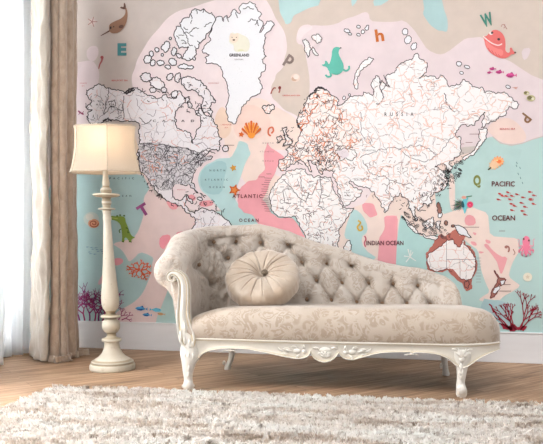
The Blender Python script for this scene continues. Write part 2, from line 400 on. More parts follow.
# land ----------------------------------------------------------------
def m_land(name, base, l1, s1, w1, l2, s2, w2, warp=.06):
    n = NT(name, .75); co = n.coords((1, 0, 1))
    nz = n.noise(co, 7, 4); off = n.n('ShaderNodeVectorMath', operation='SCALE'); off.inputs['Scale'].default_value = warp * 2; n.l(nz.outputs['Color'], off.inputs[0])
    ad_ = n.n('ShaderNodeVectorMath', operation='ADD'); n.l(co, ad_.inputs[0]); n.l(off.outputs[0], ad_.inputs[1])
    sep = n.n('ShaderNodeSeparateXYZ'); n.l(ad_.outputs[0], sep.inputs[0]); cb = n.n('ShaderNodeCombineXYZ'); n.l(sep.outputs[0], cb.inputs[0]); n.l(sep.outputs[2], cb.inputs[1])
    c = base
    for (col, sc, wd, k) in ((l2, s2, w2, .75), (l1, s1, w1, .85)):
        v = n.n('ShaderNodeTexVoronoi', feature='DISTANCE_TO_EDGE', voronoi_dimensions='2D', i_Scale=sc); n.l(cb.outputs[0], v.inputs['Vector'])
        t = wd * sc / 2
        c = n.mix(n.math('MULTIPLY', n.ramp(v.outputs['Distance'], [(t * .5, (1, 1, 1)), (t * 1.3, (0, 0, 0))]), k), c, col)
    # tiny place-name specks
    st = n.n('ShaderNodeMapping'); st.inputs['Scale'].default_value = (60, 1, 240); n.l(co, st.inputs[0])
    sp = n.noise(st.outputs[0], 1, 1)
    c = n.mix(n.math('MULTIPLY', n.ramp(sp.outputs[0], [(.7, (0, 0, 0)), (.74, (1, 1, 1))]), .45), c, rgb(120, 105, 105))
    n.col(c); return n.m
GR = rgb(120, 112, 116); OR = rgb(226, 158, 130)
L_NORTH = m_land('land_canada', rgb(236, 231, 234), rgb(160, 150, 155), 4.2, .003, rgb(226, 190, 180), 8, .003)
L_USA = m_land('land_usa', rgb(216, 212, 216), rgb(66, 60, 66), 13, .0046, rgb(90, 84, 90), 26, .0046, .09)
L_EUR = m_land('land_europe', rgb(245, 236, 232), rgb(100, 92, 94), 13, .004, rgb(230, 158, 124), 17, .005, .08)
L_ASIA = m_land('land_asia', rgb(246, 243, 242), rgb(168, 150, 148), 5, .0032, rgb(238, 198, 182), 11, .004, .08)
L_AFR = m_land('land_africa', rgb(247, 243, 241), rgb(110, 100, 102), 7.5, .0036, rgb(222, 170, 150), 15, .0024, .05)
L_AUS = m_land('land_australia', rgb(248, 241, 238), rgb(130, 120, 122), 3.5, .0026, rgb(228, 160, 140), 14, .0034, .07)
L_ICE = m_land('land_ice', rgb(240, 240, 243), rgb(236, 236, 240), 3, .001, rgb(236, 236, 240), 5, .001)

def inside(P, x, y):
    r = False; n = len(P)
    for i in range(n):
        a, b = P[i], P[i - 1]
        if (a[1] > y) != (b[1] > y) and x < (b[0] - a[0]) * (y - a[1]) / (b[1] - a[1]) + a[0]: r = not r
    return r
def scribble(p, poly, n, m, L, wd, seed, turn=50, flatx=False):
    r = random.Random(seed); x0 = min(q[0] for q in poly); x1 = max(q[0] for q in poly); y0 = min(q[1] for q in poly); y1 = max(q[1] for q in poly); k = 0; tries = 0
    while k < n and tries < 4000:
        tries += 1; x, y = r.uniform(x0, x1), r.uniform(y0, y1)
        if not inside(poly, x, y): continue
        a = r.uniform(0, 360); P = [(x, y)]
        if flatx: P = [(x, y), (x + L * r.uniform(.5, 1), y)]
        else:
            for _ in range(int(r.uniform(.5, 1) * L / 1.5)):
                a += r.uniform(-turn, turn); x += 1.5 * math.cos(R(a)); y += 1.5 * math.sin(R(a))
                if not inside(poly, x, y): break
                P.append((x, y))
        if len(P) > 1: p.line(P, m, wd); k += 1
def land(pts, m, amp=1.6, it=2, seed=1, layer=7, name='landmass', wd=.8, ink=INK, hidden=0):
    if hidden:   # the last points join another landmass and carry no coastline
        C_ = jag(pts[:-hidden], amp, it, seed, False, maxlen=1.4)
        return Print(name, layer).fill(C_ + pts[-hidden:], m).line(C_, ink, wd)
    P = jag(pts, amp, it, seed, maxlen=1.4)
    return Print(name, layer).fill(P, m).line(P, ink, wd, True)
greenland = [(216,18.4),(219,16.5),(222,17),(224,22),(225,17),(227,15.5),(229,18),(231,13),(233,10),(235,9),(237,12),(240,14),(239,8),(241.6,4.4),(249.7,1.8),(255.6,4.4),(257,8.8),(262,14.7),(259,17.7),(263,22),(259.5,33),(263.5,26),(266.6,22),(271.8,21.3),(274.5,25),(270,31),(265,34.6),(266,38),(265,42.7),(263.7,51.5),(266.6,56.7),(262,59.6),(265,64),(265,71),(261,74),(258.5,78),(260,83),(263,88.5),(260,93.7),(255,96),(250.4,98),(246,104),(241.6,107.7),(239,115),(237,121),(234,124),(230,122),(228,116),(226.8,105),(228,92),(227,84),(224,78),(222,70),(218,65),(212,63),(205.8,62.6),(205,57.4),(209.5,55),(205,53),(202,50.8),(206.5,44),(211,40.5),(208.8,36),(212.4,28),(215,22)]
g_ = land(greenland, L_ICE, 1.3, 2, 3)
for P in ([(243, 9), (249, 7), (254, 9)], [(248, 22), (252, 19), (256, 20)], [(255, 25), (258, 20), (259, 26)], [(236, 12), (238, 18)], [(227, 16), (229, 22)]): g_.line(jag(P, 1, 2, 5, False), INK, .8)
g_.build()
ellesmere = [(216,18.4),(211.7,12.5),(203.6,8.8),(197,9.5),(191.8,11),(190,16),(186,18),(180,22.8),(181,26),(176.4,26.5),(174,35),(177,42.7),(179,49),(184,48),(189,47),(184,54),(181.5,59),(188,61),(195.5,60),(194.8,56),(199,47),(203.6,40),(206,36),(211.7,28)]
e_ = land(ellesmere, L_ICE, 2.2, 3, 9, wd=.9); scribble(e_, ellesmere, 12, INK, 8, .7, 9, 60)
for P in ([(180, 26), (184, 33), (186.7, 38), (188, 43), (193, 46)], [(184, 34), (190, 33), (196, 28)], [(188, 30), (184, 27)], [(204, 27), (212, 23)], [(190, 14), (192, 19)], [(196, 10), (197, 14)], [(203, 9), (203, 13)]): e_.line(jag(P, 1.2, 3, 8, False), INK, .8)
e_.build()
northam = [(98.6,84),(108,88),(117.7,90),(125,93.7),(130,91),(134.6,88),(140,90),(145,94),(151.6,96),(155,96.7),(158,99),(164,95),(169,98),(174,99),(177,93),(180,91),(182,95),(185,99),(188,97),(190,97),(189,101),(186.7,103),(181,107),(177,110.7),(174.5,118),(176,125),(180,129.5),(186,131),(191,134.6),(192,140),(193.4,144),(195,138),(196,132),(201,125.5),(200,116),(196,114),(199,108),(203,112),(205,115),(211.7,117),(214,122),(217,128),(222,138.5),(219,142),(221,146),(219,151),(214,150),(209,152),(205,156),(212.8,156.6),(208,160),(200,165.6),(195,170),(193.4,174.7),(190.8,182.5),(195,187),(198.6,193),(195,191),(190,185),(188,183.8),(181,184.5),(174,185),(172.4,190),(172.7,194),(175,199),(179,200.6),(183,198.5),(185,195),(188.5,196),(186,202),(184.5,205),(188,208),(190,212),(195,214),(199,210),(206.5,209.3),(214,210.8),(220,215),(229,221),(232,232),(200,240),(191,230),(195,222),(194,217),(190,213.7),(185,208.6),(181.5,205.6),(176,203),(169.7,202),(162.4,196.8),(158,193),(154.5,189),(150,183),(147,177),(142,172.7),(139.5,166),(139,159.5),(138,150),(138.3,144.7),(141,140),(140,134.4),(140,128),(137,122.4),(129.5,121.7),(122,121.7),(116,119.5),(109.6,120),(105,120),(101.5,123),(96,125),(91,124),(88,120),(86.8,116.5),(92.7,110),(88,109.5),(85.3,107),(92,101.8),(89,99),(86.8,95),(91,88.6)]
n_ = land(northam, L_NORTH, 2.2, 3, 21, wd=.95)
usa = [(139,144),(150,142),(165,144),(178,147),(190,149),(198,153),(206,156.5),(211,157.5),(200,166),(195,170),(193,175),(190.5,182),(195,187.5),(197.8,192),(190,184.5),(181,184),(174,184.5),(171,190),(165,191),(158,190),(150,180),(143,172),(140,166),(139.3,158)]
n_.fill(usa, L_USA)
scribble(n_, northam, 60, flat(150, 140, 146), 16, .55, 1); scribble(n_, northam, 30, flat(222, 160, 146), 10, .6, 2); scribble(n_, usa, 80, flat(84, 78, 84), 12, .6, 3); scribble(n_, usa, 14, flat(214, 150, 130), 9, .9, 4)
scribble(n_, [(86, 88), (125, 93), (123, 120), (95, 123)], 14, flat(110, 104, 108), 12, .5, 5)
for P in ([(108, 88), (107.5, 100), (104, 114)], [(124, 96), (123, 120)], [(140, 144), (165, 145), (190, 150), (205, 157)], [(108, 103), (115, 100), (116, 105), (110, 106)], [(123, 110), (112, 106), (104, 115)], [(139, 118), (145, 124), (152, 120)], [(186, 148), (196, 155), (204, 151), (212, 153)], [(184, 167), (192, 161), (203, 152), (211, 149)]):
    n_.line(jag(P, 1, 3, 12, False), INK, .7)
for P in ([(141, 100), (150, 104), (158, 102)], [(160, 108), (168, 106), (172, 112)]): n_.line(jag(P, 1, 3, 2, False), flat(214, 150, 134), .6)
for P in ([(125, 93), (129, 89), (134, 88)], [(126, 94), (131, 91), (135, 89.5)], [(139, 152), (140, 156), (138, 160)], [(103, 121), (108, 118), (112, 121)]): n_.line(jag(P, .9, 3, 33, False), INK, 1.6)
scribble(n_, [(140, 88), (175, 92), (212, 108), (214, 122), (200, 118), (176, 108), (140, 100)], 34, INK, 6, .8, 6, 65)
n_.build()
baffin = [(183.7,77.5),(189,76.5),(194,77.5),(198,80),(202,82.7),(206,86),(209.5,91.5),(212,96),(216,101),(211,103),(210,107),(213,112),(211.7,117),(207,112),(202,108),(203,102),(202,96),(197,92),(191.8,89.3),(187,90),(184.5,87.8),(182,85),(181.5,81)]
b_ = land(baffin, L_NORTH, 2.2, 3, 5, layer=8, wd=.95); scribble(b_, baffin, 16, INK, 6, .7, 5, 60); b_.build()
isl = [(166,47,4,5.5),(174,51.5,2.5,4.5),(157,50,2.5,2),(151.5,54,2,3),(148,59.5,3.5,4.5),(153,63,2.5,3),(161,63,4,2.6),(170.5,38.6,1.2,1.4),(162.5,55,1.2,1.5),(173,62,4,3.5),(186,67,8,2.6),(146,77,6,4.5),(157,84,8,6),(170,77,3.2,4),(178,78,3,5),(168,67,3,2),(179,56,3,2),(190,105,3.5,2.2),(175,94,3,4),(164,90,3,3),(225.5,148.5,3.2,3),(197,112,1.5,1.5),(190,200,5,1.6),(200,199,3,1.5),(153,90,3.5,2.4)]
for k, (x, y, a, b) in enumerate(isl): land(ell(x, y, a, b, rnd.uniform(0, 60), 8), L_NORTH if k > 10 else L_ICE, 2.0, 3, 40 + k, layer=9, name='island', wd=.95).build()

eur = [(341.5,104.8),(337,105),(339,101),(333,96),(329.7,93),(325,90),(321,88.6),(317,88),(314.5,91.5),(310,96),(307,98),(305,103),(304,107.7),(300,113),(297,119.5),(297,125),(300,127),(302,131),(300.5,134),(298,139),(295.4,144.7),(290,146),(285.8,149),(288,153),(287,156.5),(283,159),(279,161),(278.5,165),(279,168),(282,171),(286,170),(290,165),(296,162),(301,160),(305,164),(309,170),(312,172),(310,166),(307,160),(312,161),(317,168),(320,173),(323,174),(322,168),(325,170),(334,172),(340,160),(352,150),(362,140),(358,120)]
asia = [(334,172),(333,176),(335,181),(338,190),(341,198),(343,206.5),(348,205),(354,201.5),(360,197),(362,190),(357,188),(353,186.4),(349,183),(350,181),(356,185),(363.5,187.7),(370,190),(374,191.6),(378,199),(381,206),(385,213),(388,209),(389.5,204),(394,197),(400,193),(404,197),(408,199.5),(410.5,210),(414,217),(417,221),(415,213),(414,207),(419,211),(421.5,207),(423,203),(427,206.5),(432,202),(430,197),(434,192),(439.5,191.6),(445,187.4),(448,182),(448,178.6),(446,174),(443.6,171),(439,169),(434.8,166.8),(440,165),(443.6,163.9),(446,168),(450,172),(452,169),(449,163),(455,158),(459.8,153),(461,144.7),(461,137.4),(455,136),(458,130),(463,124.6),(470,125),(474.8,125.4),(479,119),(482,115),(485,112),(484,118),(481,128),(489.5,122.4),(498,119),(505.7,115.8),(505.7,110.7),(508.7,106),(512,108),(516,109),(519,104.8),(513,100),(508,95),(504,92),(498,92),(495.4,94),(492,92),(485,93),(482,87),(476,87.5),(471.8,87),(469,82),(464.5,79.7),(462.8,79.7),(459,85),(453,85.5),(448.8,87),(447,82),(445.8,79.7),(440,75),(437.7,79),(430,76),(426,75.5),(418.6,78.5),(424,74),(426.7,71),(427.4,63),(421.5,59.6),(419,56),(415.6,53.8),(413,57),(412,60.4),(406,61),(402,63),(398,66),(394.5,73),(387,75),(386,81),(390,87),(385,84),(382,80),(380,84),(378,76),(376,75.5),(373,80),(371.7,87),(374,91),(372.4,96),(368,93),(363.6,92),(361,96),(359,95.5),(353,97),(347.4,100),(344,103),(341.5,104.8),(330,120),(330,160)]
a_ = land(asia, L_ASIA, 1.6, 3, 77, wd=.8)
for P, wd in (([(379, 78), (381, 90), (384, 97), (381, 103), (376, 104)], 1.0), ([(444, 93), (446, 102), (452, 110), (455, 112)], .9), ([(384, 75), (386, 84), (382, 92)], .8), ([(375, 88), (378, 86)], .6)): a_.line(jag(P, 1, 3, 3, False), flat(96, 90, 96), wd)
for P in ([(360, 158), (378, 150), (396, 148), (410, 158), (425, 162), (436, 155), (445, 147), (455, 136)], [(360, 112), (362, 135), (375, 148)], [(363, 160), (373, 175), (389, 180), (398, 183), (414, 186)], [(415, 200), (424, 196), (432, 190)], [(389, 180), (386, 192), (393, 197)], [(398, 150), (410, 145), (425, 148), (436, 155)]): a_.line(jag(P, 1.4, 3, 30, False), flat(110, 100, 104), .6)
scribble(a_, asia, 130, flat(238, 196, 180), 16, .8, 21, 45); scribble(a_, asia, 70, flat(176, 160, 160), 14, .5, 22, 40); scribble(a_, asia, 60, flat(170, 130, 124), 5, .5, 23, 0, True)
scribble(a_, [(335, 160), (400, 160), (452, 160), (445, 190), (420, 200), (340, 200)], 90, flat(150, 118, 112), 8, .55, 24, 60)
a_.build()
u_ = land(eur, L_EUR, 1.5, 3, 55, wd=.9, layer=8, hidden=4)
for P in ([(314, 91), (320, 87.5), (327, 90)], [(297, 120), (298, 127), (303, 130)], [(309, 97), (312, 94), (316, 92)]): u_.line(jag(P, 1, 3, 3, False), INK, 1.7)
u_.line(jag([(301, 131), (303, 125), (309, 122), (308, 116), (312, 110), (318, 104)], 1.5, 3, 4, False), flat(212, 120, 84), 1.2)
scribble(u_, eur, 65, flat(222, 138, 102), 11, .8, 11, 60); scribble(u_, eur, 90, flat(110, 84, 80), 9, .6, 12, 70); scribble(u_, [(298, 165), (280, 160), (296, 145), (330, 130), (345, 150), (330, 172), (310, 165)], 70, flat(96, 78, 80), 8, .7, 13, 70)
u_.fill(jag([(336, 151), (345, 148), (349, 155), (342, 159)], .6, 2, 8), flat(238, 226, 230)).line(jag([(336, 151), (345, 148), (355, 150), (356, 157), (351, 161), (345, 158), (340, 161)], 1, 2, 6), INK, .7)
u_.build()
africa = [(286,172),(282,176),(279,179.3),(275,184),(271,190),(270,199.7),(271,208.6),(274,213),(277.7,216),(282,217),(286.5,217.4),(294,216),(297,219),(300,224),(303,231),(305.7,236),(308,246),(312,262),(338,262),(340,250),(338,246.5),(339,238),(339,229),(346,219),(352.6,210.5),(354,208),(347,209),(343,208),(339,200),(335,192),(332.5,185),(331,177),(326,177),(320,176),(314,178),(310,175),(306,173),(305,169),(298,169),(292,170)]
f_ = land(africa, L_AFR, 1.2, 2, 66, layer=8)
for P in ([(284, 180), (294, 192), (300, 198)], [(300, 176), (301, 190), (312, 195), (318, 180)], [(320, 176), (321, 195), (330, 196)], [(283, 190), (284, 203), (291, 203)], [(300, 198), (306, 203), (309, 192)], [(321, 195), (318, 206), (325, 210)]): f_.line(jag(P, .8, 2, 3, False), flat(96, 86, 88), .7)
scribble(f_, africa, 50, flat(130, 116, 118), 5, .6, 31, 0, True); scribble(f_, africa, 50, flat(224, 160, 140), 8, .5, 32, 50); scribble(f_, africa, 26, flat(110, 98, 100), 9, .5, 33, 60); scribble(f_, [(274,212),(276,202),(294,204),(320,212),(345,214),(335,250),(312,258),(300,222)], 60, flat(120, 92, 90), 8, .55, 34, 60)
f_.build()
for pts in ([(282,128),(287,127),(286,132),(289,138),(292.5,143),(288,145),(283,146),(286,141),(284,135)],[(277,137),(281,135.5),(282,140),(278.5,143)],[(262,107.5),(264,105.5),(267,106),(273,104.5),(274.5,109),(270,113.5),(265,112)],
            [(302.7,40),(306,39),(309,43),(311,50),(308,58),(305,51)],[(313,46.6),(315,50),(318.5,55.6),(314,54),(312,50)],[(312,36),(317,34),(322,39),(321,42),(317,43.5),(313,40)],
            [(374,59.5),(370,57.2),(366,60),(359.6,66),(355,75),(353,84),(357,89.5),(358,86),(357.5,77),(363.5,67.3),(371,62.5)],
            [(343.5,247),(350,240),(352,245),(349,253),(344,256)],[(402,216),(407,220),(413,226),(419,234),(415,233),(408,226)],[(418,233),(428,236),(438,236.5),(437,239),(424,237)],[(422,224),(427,220),(433,217),(434,221),(432,227),(425,229)],[(436,222),(441,221),(439,225),(440,230),(436,228)],
            [(478.5,129),(486,128),(486,137),(482,144),(475,153),(464,160.5),(462,159),(473,151),(480,141)]):
    land(pts, L_EUR if pts[0][0] < 295 else L_ASIA, .9, 3, int(pts[0][0]), layer=9, name='island', wd=1.0 if pts[0][0] < 295 else .75).build()
for (x, y, a, b) in [(347,31,3,2),(350,34,2,1.3),(358.5,27,2,1.5),(358.5,35,2,1.3),(363,32,1.8,2),(367,28,1.6,3),(405,32,3,3.4),(408,40,3.5,4.5),(414,46.5,2.8,4),(459,64,2.8,2.6),(467,67,3,1.4),(461.5,73,2,1.6),(508,87,2.6,1.6),(344,98,1.5,2),(349.5,95,1.2,1.2),(440,215,2,3)]:
    land(ell(x, y, a, b, 20, 8), L_ICE, .6, 1, int(x), layer=9, name='island', wd=.75).build()
for x, y, a, b in ((439, 208, 2.4, 6), (446, 223, 1.8, 2.5), (453, 226, 2, 1.3)): land(ell(x, y, a, b, -8, 9), flat(150, 104, 92), 1, 2, int(x), layer=9, name='island', wd=.7).build()
# busy coast detail of the far east and Indonesia
p_ = Print('coastline', 10)
for k in range(60):
    x = rnd.uniform(402, 452); y = 219 + (x - 404) * .36 + rnd.uniform(-7, 5); p_.line(jag(ell(x, y, rnd.uniform(.6, 2.2), rnd.uniform(.5, 1.3), 30, 7), .5, 1, k), INK, .5, True)
for k in range(44):
    x = rnd.uniform(434, 462); y = 186 - (x - 436) * .7 + rnd.uniform(-9, 7); p_.line(jag(ell(x, y, rnd.uniform(.8, 2.6), rnd.uniform(.6, 1.6), 30, 7), .8, 1, k), INK, .55, True)
p_.build()['kind'] = 'stuff'
REEF = flat(184, 108, 96)
Print('coral_reef', 8).fill(jag([(426,262),(425.5,254),(429,250),(434,243),(438,236),(441,233.5),(446,236),(450,233),(453,230.5),(457,230),(460,236),(462,232),(466,236),(463,240),(466,245),(470,246),(473,250),(476,256),(477.5,264),(476,272),(472,280),(472,289),(466,291),(462,283),(456,279),(448,270),(440,272),(434,272),(427,269)], .8, 2, 5), REEF).build()
aus = [(428,254.5),(427,260),(429.7,269),(438,271.4),(446.7,268.4),(453,271.4),(457,275),(460.7,278.8),(465,280),(469.5,279.5),(474,274),(475.4,267.7),(475.7,260),(473,254),(469,249),(465,245),(462.9,239.7),(461.5,244),(460,247),(457,246),(454.8,244),(453,239.7),(447.4,239.7),(444,243),(442,245.6),(438,248),(434,250.8)]
s_ = land(aus, L_AUS, .9, 2, 91, layer=9, ink=flat(90, 40, 40))
s_.line([(446.5, 241), (446.5, 268.5)], GREY, .5); s_.line([(446.5, 259.5), (475.5, 259.5)], GREY, .5); s_.line([(460, 259.5), (460, 278)], GREY, .4)
s_.fill(jag([(446.7, 268.4), (453, 269), (458, 275), (461, 279), (453, 272.5)], .4, 2, 3), REEF); s_.build()
land([(464,282),(468,280.5),(469.5,284),(467.5,288.5),(465,287)], REEF, .5, 2, 2, layer=9, name='island').build()
land([(454,226),(458,225),(462,226.7),(467,231),(471.6,237.7),(469,238),(466,236),(462.8,235),(459,234),(456.5,230.3)], L_ICE, .6, 2, 4, layer=10, name='island').build()
land([(494,270),(497,274),(500,278),(503,278),(506,279.4),(504,284),(500,286),(499,283),(498,291),(494,297),(490,298),(492,290),(496,284),(498,278)], flat(168, 108, 98), .5, 2, 5, layer=8, name='island', ink=flat(110, 50, 48)).build()
land([(500,281),(505,280),(503.5,284),(501,285)], L_ICE, .3, 1, 4, layer=10, name='island', wd=.5).build(); land([(499,286),(500,288.5),(495,293.5),(492.5,292),(494.5,288)], L_ICE, .3, 1, 4, layer=10, name='island', wd=.5).build()

# place names --------------------------------------------------------
LY = 12
def word(body, cx, cy, wd, ht, m=INK, rot=0, sp=1.0, bold=0.0): return Print('lettering', LY).text(body, cx, cy, wd, ht, m, rot, sp, bold).build()
word('GREENLAND', 239.4, 55.3, 20, 3.0, INK, 0, 1, .03); word('DENMARK', 239.3, 59.6, 9, 1.3, GREY)
word('CANADA', 178.5, 121, 51, 2.3, INK, 0, 3.4, .02); word('ALASKA', 105.5, 104.6, 18.5, 2, INK, 0, 1.9, .02); word('USA', 104, 108, 7, 1.7, INK, 0, 1.4)
word('RUSSIA', 399, 114.4, 29, 3.8, INK, 0, 2.6, .02); word('CHINA', 407.5, 168.6, 21, 2.2, INK, 0, 2.8)
word('UNITED STATES', 166, 157, 24, 1.6, INK, 0, 1.3); word('OF AMERICA', 168, 170.5, 18, 1.6, INK, 0, 1.3)
word('PACIFIC', 122, 178.4, 24.5, 2, INK, 0, 2.6, .015); word('OCEAN', 123, 196, 17, 1.9, INK, 0, 2.6, .015)
word('NORTH', 217.5, 170.5, 15.5, 1.9, INK, 0, 2.4, .01); word('ATLANTIC', 216.5, 179.8, 23, 1.9, INK, 0, 2.4, .01); word('OCEAN', 217, 187.2, 15.5, 1.9, INK, 0, 2.4, .01)
word('NORTH', 268, 143.2, 11, 1.3, MAROON, 0, 2); word('ATLANTIC', 267, 151.8, 14, 1.3, MAROON, 0, 2); word('OCEAN', 268, 161, 11, 1.3, MAROON, 0, 2)
word('ATLANTIC', 247.5, 196.2, 30, 3.8, MAROON, 0, 1.35, .018); word('OCEAN', 249, 220.3, 19.5, 3.4, MAROON, 0, 1.5, .018)
word('INDIAN OCEAN', 385, 243, 37, 4.6, flat(96, 34, 50), 0, 1.02, .018); word('PACIFIC', 503.2, 184, 23.2, 5.2, MAROON, 0, 1, .018); word('OCEAN', 503.5, 218, 23, 5.2, MAROON, 0, 1, .018)
word('BEAUFORT SEA', 120, 80.6, 16, 1.6, RED, 0, 1, .02); word('CHUKCHI', 83.5, 83.3, 7, 1.3, RED); word('SEA', 83.5, 86, 3, 1.1, RED); word('GREENLAND SEA', 291.5, 95.6, 18, 1.4, RED, 0, 1, .02)
word('BERING SEA', 507.5, 129, 15.5, 1.7, RED, 0, 1, .02); word('LABRADOR', 226.5, 124.8, 11, 1.5, RED); word('SEA', 226.5, 127.7, 3.6, 1.3, RED); word('MEXICO', 181.5, 189.8, 8, 1.3, RED); word('BAFFIN BAY', 214, 83.3, 10.5, 1, RED)
word('KAZAKHSTAN', 369, 150.5, 13, 1.6, INK); word('MONGOLIA', 415.5, 155.6, 11, 1.5, INK); word('ALGERIA', 297, 186, 7, 1.4, INK); word('MALI', 291, 198, 5, 1.3, INK); word('SUDAN', 321, 202, 6, 1.4, INK); word('SAUDI', 347, 192.5, 6, 1.4, INK); word('ARABIA', 347.5, 195.6, 7, 1.4, INK)
word('LIBYA', 311, 186, 5, 1.3, INK); word('EGYPT', 323.5, 184, 5.5, 1.3, INK); word('NIGER', 300.5, 202, 5, 1.3, INK); word('INDIA', 386, 195, 6, 1.4, RED, 0, 1.2); word('IRAN', 357, 180, 5, 1.3, INK); word('SIBERIA', 418, 101.2, 22, .9, flat(170, 120, 110), 0, 3)
for q in ((471, 227.2, 16), (506, 284.5, 9), (505, 291, 12), (269, 174, 5), (262, 177, 6), (229, 145.3, 11), (475, 134.2, 11), (469, 142.5, 7), (502, 231, 6)): Print('printed_line', LY).line([(q[0] - q[2] / 2, q[1]), (q[0] + q[2] / 2, q[1])], flat(130, 90, 88), .5).build()
for k in range(16): y = 178 + k * 2.2; x = 272 - 4 * math.sin(k * .2); Print('printed_line', LY).line([(x - 5 - rnd.uniform(0, 3), y), (x, y + .3)], flat(120, 84, 88), .4).build()
for k in range(9): Print('printed_line', LY).line([(476, 258 + 3 * k), (481, 258 + 3 * k)], flat(150, 150, 150), .4).build()
for P in ([(187, 196), (193, 194), (197, 199), (191, 202), (186, 200)], [(200, 201), (212, 200), (214, 205), (206, 207), (199, 206)], [(165, 200), (176, 205), (178, 209), (171, 210)]): zone(P, flat(238, 160, 166), 8, 1)
p_ = Print('coastline', 11)
for poly, n_l, sd_ in (([(184, 190), (200, 192), (224, 206), (230, 218), (215, 214), (196, 212), (184, 204)], 34, 1), ([(140, 160), (146, 174), (158, 190), (170, 200), (184, 208), (180, 210), (162, 203), (148, 190), (138, 170)], 26, 2), ([(196, 158), (212, 148), (222, 150), (206, 160), (196, 174), (190, 172)], 20, 3), ([(84, 90), (94, 86), (96, 122), (84, 118)], 12, 4), ([(296, 112), (306, 96), (318, 86), (322, 94), (304, 120), (298, 128)], 22, 5), ([(276, 126), (294, 126), (294, 148), (276, 146)], 14, 6), ([(310, 166), (322, 172), (336, 170), (334, 160), (318, 160)], 20, 7), ([(380, 205), (440, 188), (450, 160), (464, 150), (462, 172), (452, 190), (425, 212), (400, 212)], 46, 8)):
    scribble(p_, poly, n_l, INK, 5, .65, sd_, 70)
p_.build()['kind'] = 'stuff'

# big play letters
def letter(ch, cx, cy, wd, ht, col, rot=0, bold=.05): return Print('printed_letter', 13).text(ch, cx, cy, wd, ht, flat(*col), rot, 1, bold).build()
letter('E', 122.3, 49.6, 9, 12.4, (84, 148, 152)); letter('W', 487, 20, 11.5, 13.5, (74, 140, 124), -18, .04); letter('h', 379.5, 35.5, 8.5, 12.5, (196, 108, 48), -8, .03)
letter('Q', 477, 181.5, 7.5, 13, (140, 146, 84)); letter('T', 143.5, 210, 10.5, 12, (146, 72, 122), -32); letter('p', 289, 61.5, 8, 13, (140, 122, 116), 32, .03); letter('P', 525.5, 118.5, 6.5, 11.5, (150, 112, 82), 128, .02)

# sea animals and plants ---------------------------------------------
def star(p, cx, cy, r, m, rot=0, n=5, inner=.4):
    P = [(cx + (r if k % 2 == 0 else r * inner) * math.sin(math.pi * k / n + rot), cy - (r if k % 2 == 0 else r * inner) * math.cos(math.pi * k / n + rot)) for k in range(2 * n)]
    p.fill(chaikin(P, 1), m)
def fish(p, cx, cy, L, H, m, rot=0, face=-1, m2=None):
    c, s = math.cos(R(rot)), math.sin(R(rot))
    body = [(-.5, 0), (-.3, -.4), (0, -.5), (.25, -.2), (.36, -.02), (.5, -.42), (.5, .42), (.36, .02), (.25, .2), (0, .5), (-.3, .4)]
    T = lambda a: [(cx + x * L * -face * c * 1 - y * H * s, cy + x * L * -face * s + y * H * c) for x, y in a]
    p.fill(T(body), m)
    if m2: p.fill(T([(-.35, .05), (.2, .02), (.05, .42), (-.25, .36)]), m2); p.fill(T([(-.1, -.5), (.1, -.75), (.2, -.3)]), m2)
    p.fill([(x, y) for x, y in ell(*T([(-.34, -.1)])[0], H * .09, H * .09, 0, 8)], INK)
def coral(p, x, y, ang, L, wd, m, depth, spread=26, seed=0, shrink=.78, curl=10, r=None):
    r = r or random.Random(seed)
    pts = [(x, y)]; a = ang
    for k in range(3):
        a += r.uniform(-curl, curl); x += math.cos(R(a)) * L / 3; y -= math.sin(R(a)) * L / 3; pts.append((x, y))
    p.line(pts, m, wd, w2=wd * .8); 
    if depth > 0:
        for sgn in (-1, 1): coral(p, x, y, a + sgn * r.uniform(spread * .6, spread * 1.3), L * shrink * r.uniform(.8, 1.15), wd * .8, m, depth - 1, spread, 0, shrink, curl, r)

p = Print('printed_narwhal', 13); NB = flat(156, 118, 96); ND = flat(110, 80, 70)
p.line([(101, 36), (110, 31)], ND, .6, w2=1.6)
p.fill(chaikin([(109, 28), (110, 24), (116, 21), (121, 19), (125, 15.5), (126, 11), (124.5, 7), (127, 8), (128, 14), (127.5, 20), (125, 27), (120, 32.5), (114, 34), (110, 32.5)], 2), NB)
p.fill(chaikin([(120, 8.2), (121.5, 6.6), (124, 7.6), (124, 3), (125.5, 3.4), (126.4, 8), (125, 10)], 1), ND)
p.fill(ell(121.5, 26.8, 2.6, 1.7, -15), ND).fill(ell(111, 28, .8, 1.5), INK).fill(ell(114, 27, .6, .6), INK).build()
p = Print('printed_starfish', 13); star(p, 92.5, 22, 6, flat(224, 204, 196), .3); 
for k in range(5): p.line([(92.5, 22), (92.5 + 5.2 * math.sin(.3 + k * 1.2566), 22 - 5.2 * math.cos(.3 + k * 1.2566))], flat(160, 110, 108), .7)
p.build()
p = Print('printed_seahorse', 13); p.line(catmull([(103, 57), (102, 61), (100, 65), (99, 69)], 5), flat(176, 100, 100), 2.2, w2=1).fill(ell(102.3, 57.5, 1.6, 1.6), flat(176, 90, 92)).build()
p = Print('printed_lobster', 13); p.line([(78.5, 111), (81, 113), (84, 114.5)], flat(140, 50, 90), 1.6).line([(80, 113), (79, 115)], flat(140, 50, 90), .7).line([(83, 113), (84, 111.5)], flat(140, 50, 90), .7).build()
p = Print('printed_polar_bear', 13); CR = flat(240, 236, 218)
p.fill(chaikin([(232, 35), (232.5, 32), (234.5, 34), (238, 33), (242, 35), (247, 37), (250, 42), (249.5, 50), (246, 52.5), (242, 51), (238, 52.5), (234, 51), (234, 45), (229, 43), (230, 37)], 1), CR).fill(chaikin([(229.5, 37), (231, 32.5), (233, 34.5), (236, 34.4), (238, 32.6), (239, 36), (238.5, 41), (234, 44), (230, 41.5)], 2), flat(243, 226, 206))
